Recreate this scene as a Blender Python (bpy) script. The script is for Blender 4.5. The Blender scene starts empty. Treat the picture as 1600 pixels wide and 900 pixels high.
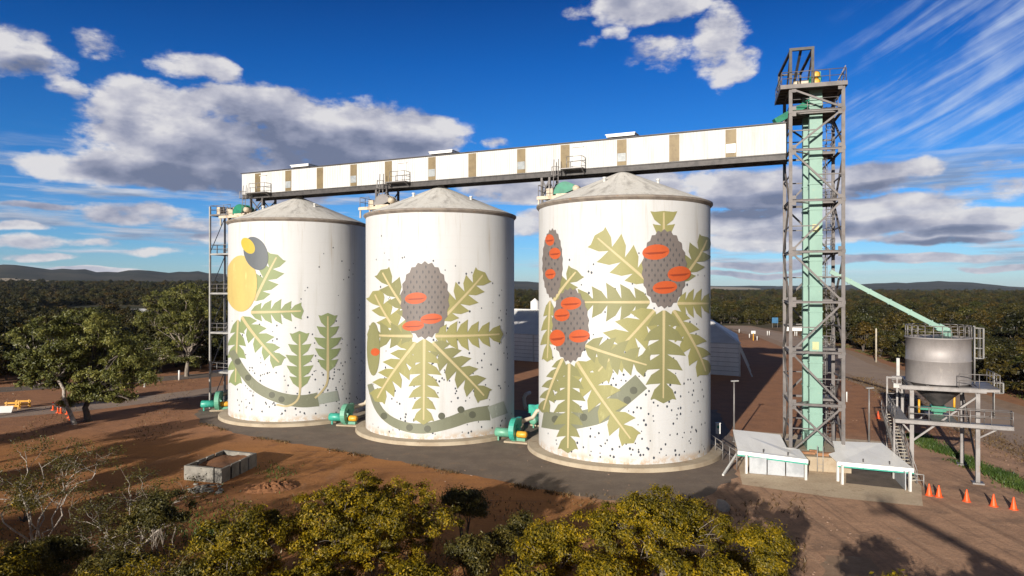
import bpy, bmesh, math, random
import numpy as np
from mathutils import Vector, Matrix
R_ = math.radians
scene = bpy.context.scene
COL = scene.collection
F = 1067.0          # focal length in photo pixels (1600 wide)
H = 15.7            # camera height
SUN_DIR = Vector((-0.437, -0.90, 0.0)).normalized()
SUN_EL = R_(14.0)
rng = random.Random(7)

def G(px, py, z=0.0):
    """photo pixel -> point at height z"""
    Y = (H - z) * F / (py - 450.0)
    return Vector(((px - 800.0) / F * Y, Y, z))
def D(px, py, Y):
    """photo pixel -> point at distance Y"""
    return Vector(((px - 800.0) / F * Y, Y, H - (py - 450.0) * Y / F))

# ------------------------------------------------------------------ materials
class NT:
    def __init__(s, tree):
        s.t = tree; s.n = tree.nodes; s.l = tree.links
    def node(s, typ, **kw):
        n = s.n.new(typ)
        for k, v in kw.items():
            setattr(n, k, v)
        return n
    def link(s, a, b): s.l.new(a, b)
    def val(s, sock, v):
        if hasattr(v, 'is_output') or isinstance(v, bpy.types.NodeSocket): s.l.new(v, sock)
        else: sock.default_value = v
    def math(s, op, a, b=None, c=None, clamp=False):
        n = s.n.new('ShaderNodeMath'); n.operation = op; n.use_clamp = clamp
        s.val(n.inputs[0], a)
        if b is not None: s.val(n.inputs[1], b)
        if c is not None: s.val(n.inputs[2], c)
        return n.outputs[0]
    def vmath(s, op, a, b=None, c=None, out=0):
        n = s.n.new('ShaderNodeVectorMath'); n.operation = op
        s.val(n.inputs[0], a)
        if b is not None: s.val(n.inputs[1], b)
        if c is not None: s.val(n.inputs[2], c)
        return n.outputs[out]
    def noise(s, vec, scale, detail=4, rough=0.55, dist=0.0):
        n = s.n.new('ShaderNodeTexNoise')
        n.inputs['Scale'].default_value = scale; n.inputs['Detail'].default_value = detail
        n.inputs['Roughness'].default_value = rough; n.inputs['Distortion'].default_value = dist
        if vec is not None: s.l.new(vec, n.inputs['Vector'])
        return n.outputs['Fac']
    def ramp(s, fac, stops, interp='LINEAR'):
        n = s.n.new('ShaderNodeValToRGB'); n.color_ramp.interpolation = interp
        e = n.color_ramp.elements
        while len(e) < len(stops): e.new(0.5)
        for i, (p, c) in enumerate(stops):
            e[i].position = p
            e[i].color = (c[0], c[1], c[2], 1) if hasattr(c, '__len__') else (c, c, c, 1)
        s.val(n.inputs[0], fac)
        return n.outputs[0]
    def mix(s, fac, a, b, typ='MIX'):
        n = s.n.new('ShaderNodeMix'); n.data_type = 'RGBA'; n.blend_type = typ
        s.val(n.inputs[0], fac)
        for sock, v in ((n.inputs[6], a), (n.inputs[7], b)):
            if isinstance(v, tuple): sock.default_value = (v[0], v[1], v[2], 1)
            else: s.l.new(v, sock)
        return n.outputs[2]
    def sstep(s, x, lo, hi):
        n = s.n.new('ShaderNodeMapRange'); n.interpolation_type = 'SMOOTHSTEP'
        s.val(n.inputs[0], x); n.inputs[1].default_value = lo; n.inputs[2].default_value = hi
        return n.outputs[0]
    def mapping(s, vec, scale=(1, 1, 1), rot=(0, 0, 0), loc=(0, 0, 0)):
        n = s.n.new('ShaderNodeMapping'); n.inputs['Scale'].default_value = scale
        n.inputs['Rotation'].default_value = rot; n.inputs['Location'].default_value = loc
        s.l.new(vec, n.inputs['Vector']); return n.outputs[0]

def new_mat(name):
    m = bpy.data.materials.new(name); m.use_nodes = True
    t = NT(m.node_tree)
    b = m.node_tree.nodes['Principled BSDF']
    return m, t, b

MATS = {}
def weather(name, c1, c2=None, scale=1.2, rough=0.6, metal=0.0, bump=0.0, bscale=20, c3=None, stretch=(1, 1, 1), spec=None, lo=0.4, hi=0.68, fine=0.12):
    """painted / weathered surface: two colours by noise, fine grain, optional third stain"""
    m, t, b = new_mat(name)
    tc = t.node('ShaderNodeTexCoord').outputs['Object']
    v = t.mapping(tc, stretch)
    if c2 is None: c2 = tuple(x * 0.72 for x in c1)
    f = t.sstep(t.noise(v, scale, 6, 0.65), lo, hi)
    col = t.mix(f, tuple(c1), tuple(c2))
    g = t.noise(tc, bscale, 4, 0.7)
    col = t.mix(1.0, col, t.ramp(g, [(0.25, 1 - fine * 1.5), (0.75, 1 + fine * 0.6)]), 'MULTIPLY')
    if c3 is not None:
        f3 = t.sstep(t.noise(t.mapping(v, (1, 1, 1), (0, 0, 0), (13, 7, 3)), scale * 2.3, 6, 0.7), 0.6, 0.72)
        col = t.mix(f3, col, tuple(c3))
    t.link(col, b.inputs['Base Color'])
    b.inputs['Roughness'].default_value = rough; b.inputs['Metallic'].default_value = metal
    if spec is not None: b.inputs['Specular IOR Level'].default_value = spec
    if bump:
        bp = t.node('ShaderNodeBump'); bp.inputs['Strength'].default_value = bump; bp.inputs['Distance'].default_value = 0.05
        t.link(g, bp.inputs['Height']); t.link(bp.outputs[0], b.inputs['Normal'])
    MATS[name] = m
    return m

def foliage_mat(name, dark, light, tip, nscale=0.5, trans=0.3, rough=0.45, vary=False):
    m, t, b = new_mat(name)
    geo = t.node('ShaderNodeNewGeometry')
    rnd = geo.outputs['Random Per Island']
    pos = geo.outputs['Position']
    n = t.noise(pos, nscale, 3, 0.6)
    f = t.math('ADD', t.math('MULTIPLY', rnd, 0.5), t.math('MULTIPLY', t.sstep(n, 0.3, 0.7), 0.4))
    oi = t.node('ShaderNodeObjectInfo').outputs['Random']
    f = t.math('ADD', f, t.math('MULTIPLY', oi, 0.12))
    col = t.ramp(f, [(0.08, dark), (0.5, light), (0.9, tip)])
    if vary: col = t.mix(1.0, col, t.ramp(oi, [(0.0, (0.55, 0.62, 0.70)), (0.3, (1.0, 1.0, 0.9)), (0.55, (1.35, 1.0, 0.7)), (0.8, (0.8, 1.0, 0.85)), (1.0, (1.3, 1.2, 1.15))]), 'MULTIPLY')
    t.link(col, b.inputs['Base Color'])
    b.inputs['Roughness'].default_value = rough
    b.inputs['Specular IOR Level'].default_value = 0.35
    tr = t.node('ShaderNodeBsdfTranslucent'); t.link(col, tr.inputs['Color'])
    mx = t.node('ShaderNodeMixShader'); mx.inputs[0].default_value = trans
    t.link(b.outputs[0], mx.inputs[1]); t.link(tr.outputs[0], mx.inputs[2])
    t.link(mx.outputs[0], m.node_tree.nodes['Material Output'].inputs['Surface'])
    MATS[name] = m
    return m

# ------------------------------------------------------------------ mesh builder
class MB:
    def __init__(s): s.v = []; s.f = []; s.mi = []; s.cur = 0; s.sm = []
    def add(s, vs, fs, smooth=False):
        o = len(s.v); s.v.extend([tuple(x) for x in vs])
        for f in fs:
            s.f.append([i + o for i in f]); s.mi.append(s.cur); s.sm.append(smooth)
    def box(s, c, size, axes=None):
        c = Vector(c); hx, hy, hz = (x / 2 for x in size)
        if axes is None: ax = (Vector((1, 0, 0)), Vector((0, 1, 0)), Vector((0, 0, 1)))
        else: ax = [Vector(a) for a in axes]
        vs = []
        for sx, sy, sz in ((-1,-1,-1),(1,-1,-1),(1,1,-1),(-1,1,-1),(-1,-1,1),(1,-1,1),(1,1,1),(-1,1,1)):
            vs.append(c + ax[0]*hx*sx + ax[1]*hy*sy + ax[2]*hz*sz)
        s.add(vs, [(3,2,1,0),(4,5,6,7),(0,1,5,4),(1,2,6,5),(2,3,7,6),(3,0,4,7)])
        return s
    def bbox(s, lo, hi):
        lo = Vector(lo); hi = Vector(hi)
        return s.box((lo+hi)/2, hi-lo)
    def bar(s, p, q, w, h=None, up=(0, 0, 1)):
        p = Vector(p); q = Vector(q); h = h or w
        d = q - p; L = d.length; d.normalize(); up = Vector(up)
        if abs(d.dot(up)) > 0.98: up = Vector((0, 1, 0))
        x = d.cross(up).normalized(); z = x.cross(d).normalized()
        s.box((p+q)/2, (w, L, h), (x, d, z)); return s
    def ibeam(s, p, q, w, h, up=(0, 0, 1), th=None):
        """I-section: two flanges and a web"""
        p = Vector(p); q = Vector(q); d = (q-p).normalized(); up = Vector(up)
        if abs(d.dot(up)) > 0.98: up = Vector((0, 1, 0))
        x = d.cross(up).normalized(); z = x.cross(d).normalized(); th = th or h*0.14; L = (q-p).length; c = (p+q)/2
        s.box(c+z*(h/2-th/2), (w, L, th), (x, d, z)); s.box(c-z*(h/2-th/2), (w, L, th), (x, d, z))
        s.box(c, (th, L*0.999, h-2*th), (x, d, z)); return s
    def tube(s, pts, rad, n=8, cap=True, smooth=True):
        pts = [Vector(p) for p in pts]
        if not hasattr(rad, '__len__'): rad = [rad]*len(pts)
        vs = []; prevx = None
        for i, p in enumerate(pts):
            if i == 0: d = pts[1]-p
            elif i == len(pts)-1: d = p-pts[i-1]
            else: d = (pts[i+1]-pts[i-1])
            d.normalize()
            if prevx is None:
                up = Vector((0, 0, 1)) if abs(d.z) < 0.9 else Vector((1, 0, 0))
                x = d.cross(up).normalized()
            else:
                x = (prevx - d*prevx.dot(d))
                if x.length < 1e-6: x = d.orthogonal()
                x.normalize()
            prevx = x; y = d.cross(x)
            for k in range(n):
                a = 2*math.pi*k/n
                vs.append(p + (x*math.cos(a)+y*math.sin(a))*rad[i])
        fs = []
        for i in range(len(pts)-1):
            for k in range(n):
                fs.append((i*n+k, i*n+(k+1)%n, (i+1)*n+(k+1)%n, (i+1)*n+k))
        s.add(vs, fs, smooth)
        if cap:
            s.add(vs[:n], [tuple(range(n))[::-1]]); s.add(vs[-n:], [tuple(range(n))])
        return s
    def lathe(s, prof, n=32, c=(0, 0, 0), smooth=True, a0=0.0, a1=2*math.pi, axis='z'):
        c = Vector(c); full = abs(a1-a0-2*math.pi) < 1e-6
        m = n if full else n+1
        vs = []
        for r, z in prof:
            for k in range(m):
                a = a0+(a1-a0)*k/n
                if axis == 'z': vs.append(c+Vector((r*math.cos(a), r*math.sin(a), z)))
                elif axis == 'x': vs.append(c+Vector((z, r*math.cos(a), r*math.sin(a))))
                else: vs.append(c+Vector((r*math.sin(a), z, r*math.cos(a))))
        fs = []
        for i in range(len(prof)-1):
            for k in range(n):
                k2 = (k+1) % m
                fs.append((i*m+k, i*m+k2, (i+1)*m+k2, (i+1)*m+k))
        s.add(vs, fs, smooth); return s
    def prism(s, pts, z0, z1):
        """pts: list of xy, extruded"""
        n = len(pts)
        a = sum(pts[i][0]*pts[(i+1)%n][1]-pts[(i+1)%n][0]*pts[i][1] for i in range(n))
        if a < 0: pts = pts[::-1]
        vs = [(p[0], p[1], z0) for p in pts]+[(p[0], p[1], z1) for p in pts]
        fs = [tuple(range(n))[::-1], tuple(range(n, 2*n))]+[(i, (i+1)%n, n+(i+1)%n, n+i) for i in range(n)]
        s.add(vs, fs); return s
    def rail(s, pts, h=1.1, r=0.035, step=1.5, mid=True, n=5):
        """handrail along floor points"""
        pts = [Vector(p) for p in pts]
        for a, b in zip(pts[:-1], pts[1:]):
            L = (b-a).length; k = max(1, round(L/step))
            for i in range(k+1):
                p = a.lerp(b, i/k); s.tube([p, p+Vector((0, 0, h))], r, n)
            s.tube([a+Vector((0, 0, h)), b+Vector((0, 0, h))], r, n)
            if mid: s.tube([a+Vector((0, 0, h*0.52)), b+Vector((0, 0, h*0.52))], r*0.8, n)
        return s
    def ladder(s, p, q, side, w=0.5, out=None, cage=True, r=0.03):
        """ladder p->q (bottom->top); side: unit vector along rungs; out: direction away from ladder for cage"""
        p = Vector(p); q = Vector(q); side = Vector(side).normalized(); L = (q-p).length; d = (q-p).normalized()
        for sg in (-0.5, 0.5): s.tube([p+side*w*sg, q+side*w*sg+d*1.0], r*1.2, 5)
        k = int(L/0.32)
        for i in range(1, k): 
            c = p+d*(i*0.32); s.tube([c-side*w/2, c+side*w/2], r*0.6, 4, cap=False)
        if cage and L > 2.6:
            out = Vector(out).normalized(); hs = []
            z = 2.1
            while z <= L+1.0: hs.append(z); z += 0.85
            angs = [math.pi*j/6 for j in range(7)]
            for z in hs:
                c = p+d*z
                s.tube([c+side*math.cos(a)*0.38+out*math.sin(a)*0.7 for a in angs], r*0.8, 4, cap=False)
            for a in angs[1:-1]:
                o = side*math.cos(a)*0.38+out*math.sin(a)*0.7
                s.tube([p+d*hs[0]+o, p+d*hs[-1]+o], r*0.7, 4, cap=False)
        return s
    def build(s, name, mats, parent=None, loc=None, rotz=0.0):
        if not isinstance(mats, (list, tuple)): mats = [mats]
        me = bpy.data.meshes.new(name); me.from_pydata(s.v, [], s.f)
        for m in mats: me.materials.append(MATS[m] if isinstance(m, str) else m)
        me.polygons.foreach_set('material_index', s.mi)
        me.polygons.foreach_set('use_smooth', s.sm)
        me.update()
        bm = bmesh.new(); bm.from_mesh(me)
        bmesh.ops.remove_doubles(bm, verts=bm.verts, dist=1e-5) if len(s.v) < 40000 and any(s.sm) else None
        bmesh.ops.recalc_face_normals(bm, faces=bm.faces) if len(s.f) < 60000 else None
        bm.to_mesh(me); bm.free()
        o = bpy.data.objects.new(name, me); COL.objects.link(o)
        if parent is not None: o.parent = parent
        if loc is not None: o.location = loc
        o.rotation_euler = (0, 0, rotz)
        return o

def tag(o, label=None, cat=None, group=None, kind=None):
    if label: o['label'] = label
    if cat: o['category'] = cat
    if group: o['group'] = group
    if kind: o['kind'] = kind
    return o
def thing(name, label, cat, loc=(0, 0, 0), rotz=0.0, group=None):
    o = bpy.data.objects.new(name, None); COL.objects.link(o)
    o.empty_display_size = 0.5
    o.location = loc; o.rotation_euler = (0, 0, rotz)
    return tag(o, label, cat, group)
def copy_tree(o, parent=None):
    c = o.copy(); COL.objects.link(c)
    if parent is not None: c.parent = parent
    for ch in list(o.children): copy_tree(ch, c)
    return c

# palette ---------------------------------------------------------------
weather('galv', (0.25, 0.235, 0.225), (0.165, 0.15, 0.145), 0.8, 0.5, 0.35, c3=(0.23, 0.15, 0.10))
weather('galv_pale', (0.40, 0.39, 0.37), (0.29, 0.28, 0.27), 0.8, 0.5, 0.3)
weather('tower_steel', (0.145, 0.130, 0.124), (0.09, 0.081, 0.078), 0.9, 0.55, 0.25, c3=(0.13, 0.075, 0.05))
weather('dark_steel', (0.075, 0.068, 0.065), (0.04, 0.037, 0.036), 1.5, 0.6, 0.2)
weather('pale_green', (0.195, 0.335, 0.27), (0.165, 0.285, 0.232), 0.7, 0.5, c3=(0.27, 0.34, 0.24))
weather('green', (0.015, 0.20, 0.115), (0.012, 0.14, 0.085), 1.5, 0.42)
weather('teal', (0.045, 0.36, 0.27), (0.03, 0.25, 0.19), 2.0, 0.4)
weather('fan_green', (0.13, 0.36, 0.24), (0.10, 0.27, 0.19), 2.0, 0.42)
weather('yellow', (0.72, 0.36, 0.03), (0.52, 0.25, 0.02), 3, 0.45)
weather('orange', (0.85, 0.10, 0.012), (0.72, 0.075, 0.01), 3, 0.5)
weather('white_paint', (0.66, 0.655, 0.63), (0.56, 0.55, 0.52), 0.6, 0.45)
weather('white_roof', (0.88, 0.87, 0.84), (0.78, 0.77, 0.74), 0.7, 0.4, stretch=(1, .3, 1))
weather('tan', (0.24, 0.18, 0.09), (0.18, 0.13, 0.065), 1.2, 0.6)
weather('beige', (0.55, 0.47, 0.36), (0.36, 0.28, 0.19), 1.2, 0.6, c3=(0.22, 0.12, 0.07))
weather('concrete', (0.44, 0.37, 0.27), (0.33, 0.26, 0.18), 0.35, 0.9, bump=0.3, c3=(0.24, 0.17, 0.11))
weather('concrete_grey', (0.25, 0.235, 0.205), (0.15, 0.138, 0.12), 0.8, 0.9, bump=0.3, c3=(0.40, 0.36, 0.29))
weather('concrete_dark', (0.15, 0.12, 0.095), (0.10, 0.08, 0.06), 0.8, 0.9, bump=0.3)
weather('bark', (0.24, 0.20, 0.16), (0.09, 0.07, 0.055), 2.5, 0.85, stretch=(1, 1, .4))
weather('bark_dark', (0.10, 0.08, 0.065), (0.05, 0.04, 0.035), 2.5, 0.9)
weather('bark_white', (0.42, 0.37, 0.32), (0.20, 0.16, 0.13), 2.0, 0.8)
weather('rubber', (0.03, 0.03, 0.03), (0.02, 0.02, 0.02), 3, 0.8)
weather('wood_pale', (0.50, 0.45, 0.36), (0.36, 0.31, 0.24), 3, 0.8)
weather('shed_wall', (0.84, 0.82, 0.79), (0.74, 0.72, 0.69), 0.4, 0.6, stretch=(1, 1, .2))
weather('shed_roof', (0.74, 0.73, 0.71), (0.62, 0.61, 0.60), 0.3, 0.5)
weather('stone', (0.30, 0.20, 0.14), (0.22, 0.14, 0.10), 2, .9)
weather('rock', (0.56, 0.48, 0.38), (0.38, 0.33, 0.28), 2, 0.9, bump=0.5)
weather('blue_sheet', (0.05, 0.16, 0.30), None, 1, 0.5)
weather('bin_steel', (0.34, 0.315, 0.305), (0.26, 0.24, 0.235), 0.7, 0.6, 0.35, c3=(0.40, 0.37, 0.345), stretch=(1, 1, .4), fine=.14)
weather('panel_grey', (0.42, 0.44, 0.46), (0.30, 0.32, 0.34), 0.8, 0.35)

foliage_mat('leaf_gold', (0.028, 0.027, 0.003), (0.145, 0.114, 0.005), (0.42, 0.275, 0.006), 0.8, 0.3, 0.5)
foliage_mat('leaf_olive', (0.025, 0.026, 0.008), (0.078, 0.07, 0.016), (0.17, 0.13, 0.022), 0.6)
foliage_mat('leaf_gum', (0.028, 0.034, 0.010), (0.12, 0.128, 0.030), (0.27, 0.25, 0.06), 0.45)
foliage_mat('leaf_mallee', (0.008, 0.010, 0.003), (0.040, 0.038, 0.010), (0.115, 0.092, 0.019), 0.16, 0.3, 0.45, True)  # leaf tones lowered to paint in cloud shadow over the bushland
foliage_mat('leaf_bright', (0.03, 0.05, 0.012), (0.06, 0.10, 0.02), (0.12, 0.16, 0.03), 0.6)
foliage_mat('leaf_yellow', (0.22, 0.16, 0.02), (0.45, 0.32, 0.03), (0.6, 0.42, 0.04), 0.6)
foliage_mat('dry_grass', (0.05, 0.03, 0.015), (0.14, 0.085, 0.035), (0.26, 0.18, 0.08), 0.8)
foliage_mat('grass_blade', (0.03, 0.055, 0.012), (0.06, 0.11, 0.02), (0.13, 0.17, 0.035), 0.3)
# ================================================================= camera
cam_d = bpy.data.cameras.new('camera'); cam = bpy.data.objects.new('camera', cam_d); COL.objects.link(cam)
cam.location = (0, 0, H); cam.rotation_euler = (R_(90), 0, 0)
cam_d.sensor_width = 36; cam_d.lens = F/1600*36; cam_d.clip_start = 0.1; cam_d.clip_end = 40000
scene.camera = cam
scene.view_settings.view_transform = 'Standard'; scene.view_settings.look = 'None'
scene.view_settings.exposure = 0.5; scene.view_settings.gamma = 1.0; scene.view_settings.use_curve_mapping = False

# ================================================================= sun + sky
sun_d = bpy.data.lights.new('sun', 'SUN'); sun = bpy.data.objects.new('sun', sun_d); COL.objects.link(sun)
sv = Vector((SUN_DIR.x*math.cos(SUN_EL), SUN_DIR.y*math.cos(SUN_EL), math.sin(SUN_EL)))
sun.rotation_euler = (-sv).to_track_quat('-Z', 'Y').to_euler()
sun.location = sv*60+Vector((0, 0, 20))
sun_d.energy = 5.0; sun_d.angle = R_(0.5); sun_d.color = (1.0, 0.925, 0.82)

w = bpy.data.worlds.new('World'); scene.world = w; w.use_nodes = True
t = NT(w.node_tree); bg = w.node_tree.nodes['Background']
sky = t.node('ShaderNodeTexSky'); sky.sky_type = 'NISHITA'; sky.sun_disc = False
sky.sun_elevation = SUN_EL; sky.sun_rotation = math.atan2(SUN_DIR.x, SUN_DIR.y)
sky.air_density = 1.0; sky.dust_density = 0.3; sky.ozone_density = 2.5; sky.altitude = 300
tc = t.node('ShaderNodeTexCoord').outputs['Generated']
dirv = t.vmath('NORMALIZE', tc)
sp = t.node('ShaderNodeSeparateXYZ'); t.link(dirv, sp.inputs[0])
az = t.math('MULTIPLY', t.math('ARCTAN2', sp.outputs[0], sp.outputs[1]), 1067.0)
el = t.math('MULTIPLY', t.math('ARCSINE', sp.outputs[2]), 1067.0)
def AE(px, py):
    a = math.atan((px-800)/F); e = math.atan((450-py)/math.hypot(F, px-800))
    return a*1067, e*1067
cdir = t.vmath('MULTIPLY', dirv, (1.0, 1.0, 1.9))
n_big = t.noise(cdir, 10.0, 11, 0.60)
n_sm = t.noise(cdir, 10.0, 5, 0.55)
n_up = t.noise(t.vmath('ADD', cdir, (-0.012, 0.0, 0.05)), 10.0, 5, 0.55)
n_fine = t.noise(cdir, 34.0, 8, 0.66)
n_mid = t.noise(cdir, 17.0, 8, 0.6)
wrp = t.node('ShaderNodeTexNoise'); wrp.inputs['Scale'].default_value = 7.0; wrp.inputs['Detail'].default_value = 3
t.link(dirv, wrp.inputs['Vector'])
wv = t.vmath('MULTIPLY', t.vmath('SUBTRACT', wrp.outputs['Color'], (0.5, 0.5, 0.5)), (70, 40, 0))
cmb = t.node('ShaderNodeCombineXYZ'); t.link(az, cmb.inputs[0]); t.link(el, cmb.inputs[1])
P = t.vmath('ADD', cmb.outputs[0], wv)
def blobs(Pv, lst, soft=False):
    acc = None
    for (cx, cy, rx, ry, *rest) in lst:
        k = rest[0] if rest else 1.0
        if soft and rx < 80: rx *= 1.5; ry *= 1.55; k -= .2
        elif soft: rx *= 1.06; ry *= 1.12; k += .3
        a, e = AE(cx, cy); ca = math.cos((a)/1067)
        rx2 = rx*ca*ca; ry2 = ry*ca
        q = t.vmath('MULTIPLY_ADD', Pv, (1/rx2, 1/ry2, 0), (-a/rx2, -e/ry2, 0))
        d = t.vmath('DOT_PRODUCT', q, q, out=1)
        if k != 1.0: d = t.math('ADD', d, 1.0-k)
        acc = d if acc is None else t.math('MINIMUM', acc, d)
    return t.math('SUBTRACT', 1.0, acc)
CL = [(400,225,265,72),(250,175,105,48),(300,215,170,62),(430,190,160,46),(430,235,230,62),(560,205,120,42),(640,212,95,36),(230,265,170,30),(440,285,150,26),(330,160,90,30),
      (45,84,72,36),(12,62,36,26),(160,74,56,18),(108,139,42,15),(290,98,54,18),(345,110,26,14),(478,150,30,18,.8),(540,175,34,18,.8),
      (1005,8,85,28),(900,20,26,16,.8),(965,52,22,16,.8),(1022,86,55,26),(1118,62,38,48),(1146,105,34,32),(930,70,40,14,.6),
      (1250,292,170,30),(1370,276,90,22),(1180,312,80,20),(1300,342,210,30),(1400,328,110,20),(1585,292,40,18),(1500,352,120,16),(1560,335,80,12),(1480,374,120,11),(1230,370,120,18),(1180,345,90,22),
      (960,290,130,32),(800,295,80,22),(820,350,60,14),(640,262,70,22),
      (215,338,90,22),(290,352,70,16),(330,372,60,10),(40,378,75,10),(150,382,55,7),(20,352,60,7),(60,402,60,6),(240,396,70,7),(60,318,90,8,.7),(1000,400,90,8),(1250,410,160,7),(1450,405,140,8),(1570,420,90,6),(1180,425,110,5),(860,330,50,9),(120,425,120,5),(1500,300,70,9,.8),(780,225,30,10,.7),(1550,260,40,9,.7)]
dB = blobs(P, CL, True)
fb = t.math('MULTIPLY', t.math('SUBTRACT', n_big, 0.5), 4.2)
fb2 = t.math('MULTIPLY', t.math('SUBTRACT', n_fine, 0.5), 0.9)
dens = t.math('ADD', t.math('MULTIPLY_ADD', t.math('MINIMUM', dB, 1.05), 1.4, -0.26), t.math('ADD', fb, fb2))
aB = t.math('MULTIPLY', t.sstep(dens, -0.05, 0.75), 0.97)
# low bands of cloud towards the horizon, all round
bandv = t.mapping(dirv, (5.5, 5.5, 62.0))
nb = t.noise(bandv, 1.0, 7, 0.6)
elr = el
bandm = t.math('MULTIPLY', t.sstep(elr, 8, 45), t.math('SUBTRACT', 1.0, t.sstep(elr, 130, 215)))
aL = t.math('MULTIPLY', t.sstep(nb, 0.45, 0.64), t.math('MULTIPLY', bandm, 0.92))
# cirrus streaks, upper right
ci_a, ci_e = AE(1450, 130)
cq = t.mapping(cmb.outputs[0], (1/260.0, 1/30.0, 1), (0, 0, R_(-27)))
cq = t.node('ShaderNodeMapping'); cq.vector_type = 'TEXTURE'; cq.inputs['Rotation'].default_value = (0, 0, R_(27)); cq.inputs['Scale'].default_value = (300, 24, 1)
t.link(cmb.outputs[0], cq.inputs['Vector'])
nc = t.math('MULTIPLY_ADD', t.math('SUBTRACT', t.noise(dirv, 6.0, 5, 0.6), 0.5), 0.7, t.noise(cq.outputs[0], 1.0, 7, 0.6, 0.5))
cmask = t.sstep(t.math('ADD', blobs(cmb.outputs[0], [(1480,115,300,165)]), t.math('MULTIPLY', t.math('SUBTRACT', n_sm, 0.5), 1.2)), 0.05, 0.95)
aC = t.math('MULTIPLY', t.sstep(nc, 0.38, 0.86), t.math('MULTIPLY', cmask, 0.85))
# sky colour: polarised deep blue; unseen zenith dulled to cut blue fill
skc = t.mix(1.0, sky.outputs[0], t.ramp(t.math('DIVIDE', el, 1000.0, clamp=True), [(0.0, (0.52, 0.72, 1.10)), (0.067, (0.30, 0.58, 1.00)), (0.196, (0.105, 0.435, 0.88)), (0.336, (0.03, 0.30, 0.74)), (0.45, (0.012, 0.185, 0.52)), (0.60, (0.035, 0.10, 0.19)), (1.0, (0.045, 0.08, 0.13))]), 'MULTIPLY')
# cloud shading: bright tops, slate undersides
dark = blobs(P, [(480,238,210,50),(420,292,250,34),(570,240,140,40),(300,275,210,24),(420,210,120,26),(1260,312,190,16),(1300,362,200,15),(1370,292,80,10),(1500,362,130,9),(960,305,130,22),(1180,330,90,14),(280,366,90,10),(60,110,80,16),(1480,380,120,6)])
lit = t.math('MULTIPLY_ADD', t.math('SUBTRACT', n_sm, n_up), 2.6, 0.80)
lit = t.math('SUBTRACT', lit, t.math('MULTIPLY', t.math('MAXIMUM', t.math('ADD', dark, t.math('MULTIPLY', t.math('SUBTRACT', n_mid, 0.5), 1.6)), 0.0), 0.70))
lit = t.math('SUBTRACT', lit, t.math('MULTIPLY', t.sstep(dens, 0.7, 1.8), 0.25))
lit = t.math('ADD', lit, t.math('MULTIPLY', t.math('SUBTRACT', n_fine, 0.5), 0.55), clamp=True)
ccol = t.ramp(lit, [(0.0, (1.2, 1.4, 2.1)), (0.4, (2.3, 2.45, 3.2)), (0.75, (3.9, 3.9, 4.4)), (1.0, (5.3, 5.2, 5.3))])
lcol = t.ramp(t.noise(t.vmath('ADD', bandv, (0, 0, 0.35)), 1.0, 5, 0.6), [(0.38, (5.0, 5.2, 5.7)), (0.64, (1.7, 2.2, 3.2))])
c = t.mix(aL, skc, lcol)
aG = t.math('MULTIPLY', t.sstep(t.noise(dirv, 2.6, 7, 0.6), 0.44, 0.58), t.math('SUBTRACT', 1.0, t.sstep(sp.outputs[1], -0.1, 0.35)))  # cloud cover added behind the camera to neutralise the blue fill
c = t.mix(t.math('MULTIPLY', aG, t.sstep(sp.outputs[2], 0.0, 0.12)), c, (1.3, 1.2, 1.2))
c = t.mix(aC, c, (4.4, 5.1, 6.2))
c = t.mix(aB, c, ccol)
t.link(c, bg.inputs['Color']); bg.inputs['Strength'].default_value = 0.1

# ================================================================= terrain
HILL = [(-180, 60), (-120, 70), (-60, 120), (-45, 128), (-36.9, 130), (-34, 118), (-31.3, 104), (-28.5, 110), (-24, 103), (-15, 90), (-5, 70), (5, 45), (12, 33), (17, 34), (24, 34), (26.5, 40), (29, 62), (30.2, 52), (32, 72), (33.5, 60), (36.9, 20), (45, 30), (60, 60), (120, 55), (180, 60)]
def lerp_tab(tab, x):
    for (a, b), (c_, d_) in zip(tab[:-1], tab[1:]):
        if a <= x <= c_: return b+(d_-b)*(x-a)/(c_-a)
    return tab[-1][1]
def sst(x, a, b):
    u = min(1, max(0, (x-a)/(b-a))); return u*u*(3-2*u)
def terrain_h(x, y):
    r = math.hypot(x, y)
    if r < 300: return 0.0
    a = math.degrees(math.atan2(x, y))
    L = sst(-a, 4, 22)*(1-sst(-a, 100, 140))
    h = L*(19*sst(r, 320, 1700)+sst(r, 1700, 2600)*7)
    h += 1.6*sst(r, 300, 700)*math.sin(x*.006)*math.sin(y*.005+1)
    hp = lerp_tab(HILL, a)*(1+0.05*math.sin(a*1.7)+0.03*math.sin(a*4.3+1))
    h += max(0, hp-h)*sst(r, 2700 if a < 5 else 3900, 4300 if a < 5 else 6200)
    return h
radii = [0.0]+[300*(1.062**k) for k in range(0, 66)]
NA = 540
vs = [(0, 0, 0)]; fs = []
for r in radii[1:]:
    for k in range(NA):
        a = 2*math.pi*k/NA; x = r*math.sin(a); y = r*math.cos(a)
        vs.append((x, y, terrain_h(x, y)))
for k in range(NA): fs.append((0, 1+(k+1) % NA, 1+k))
for i in range(len(radii)-2):
    for k in range(NA):
        k2 = (k+1) % NA; o = 1+i*NA
        fs.append((o+k, o+k2, o+NA+k2, o+NA+k))
m, t, b = new_mat('ground'); MATS['ground'] = m
pos = t.node('ShaderNodeNewGeometry').outputs['Position']
nb_ = t.noise(pos, 0.07, 6, 0.6); nm = t.noise(pos, 0.45, 6, 0.65); nf = t.noise(pos, 5.0, 5, 0.7); ng = t.noise(pos, 22.0, 3, 0.7)
dirt = t.mix(t.sstep(nb_, 0.35, 0.65), (0.43, 0.192, 0.066), (0.34, 0.150, 0.056))
dirt = t.mix(t.sstep(nm, 0.52, 0.75), dirt, (0.25, 0.112, 0.052))
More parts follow.
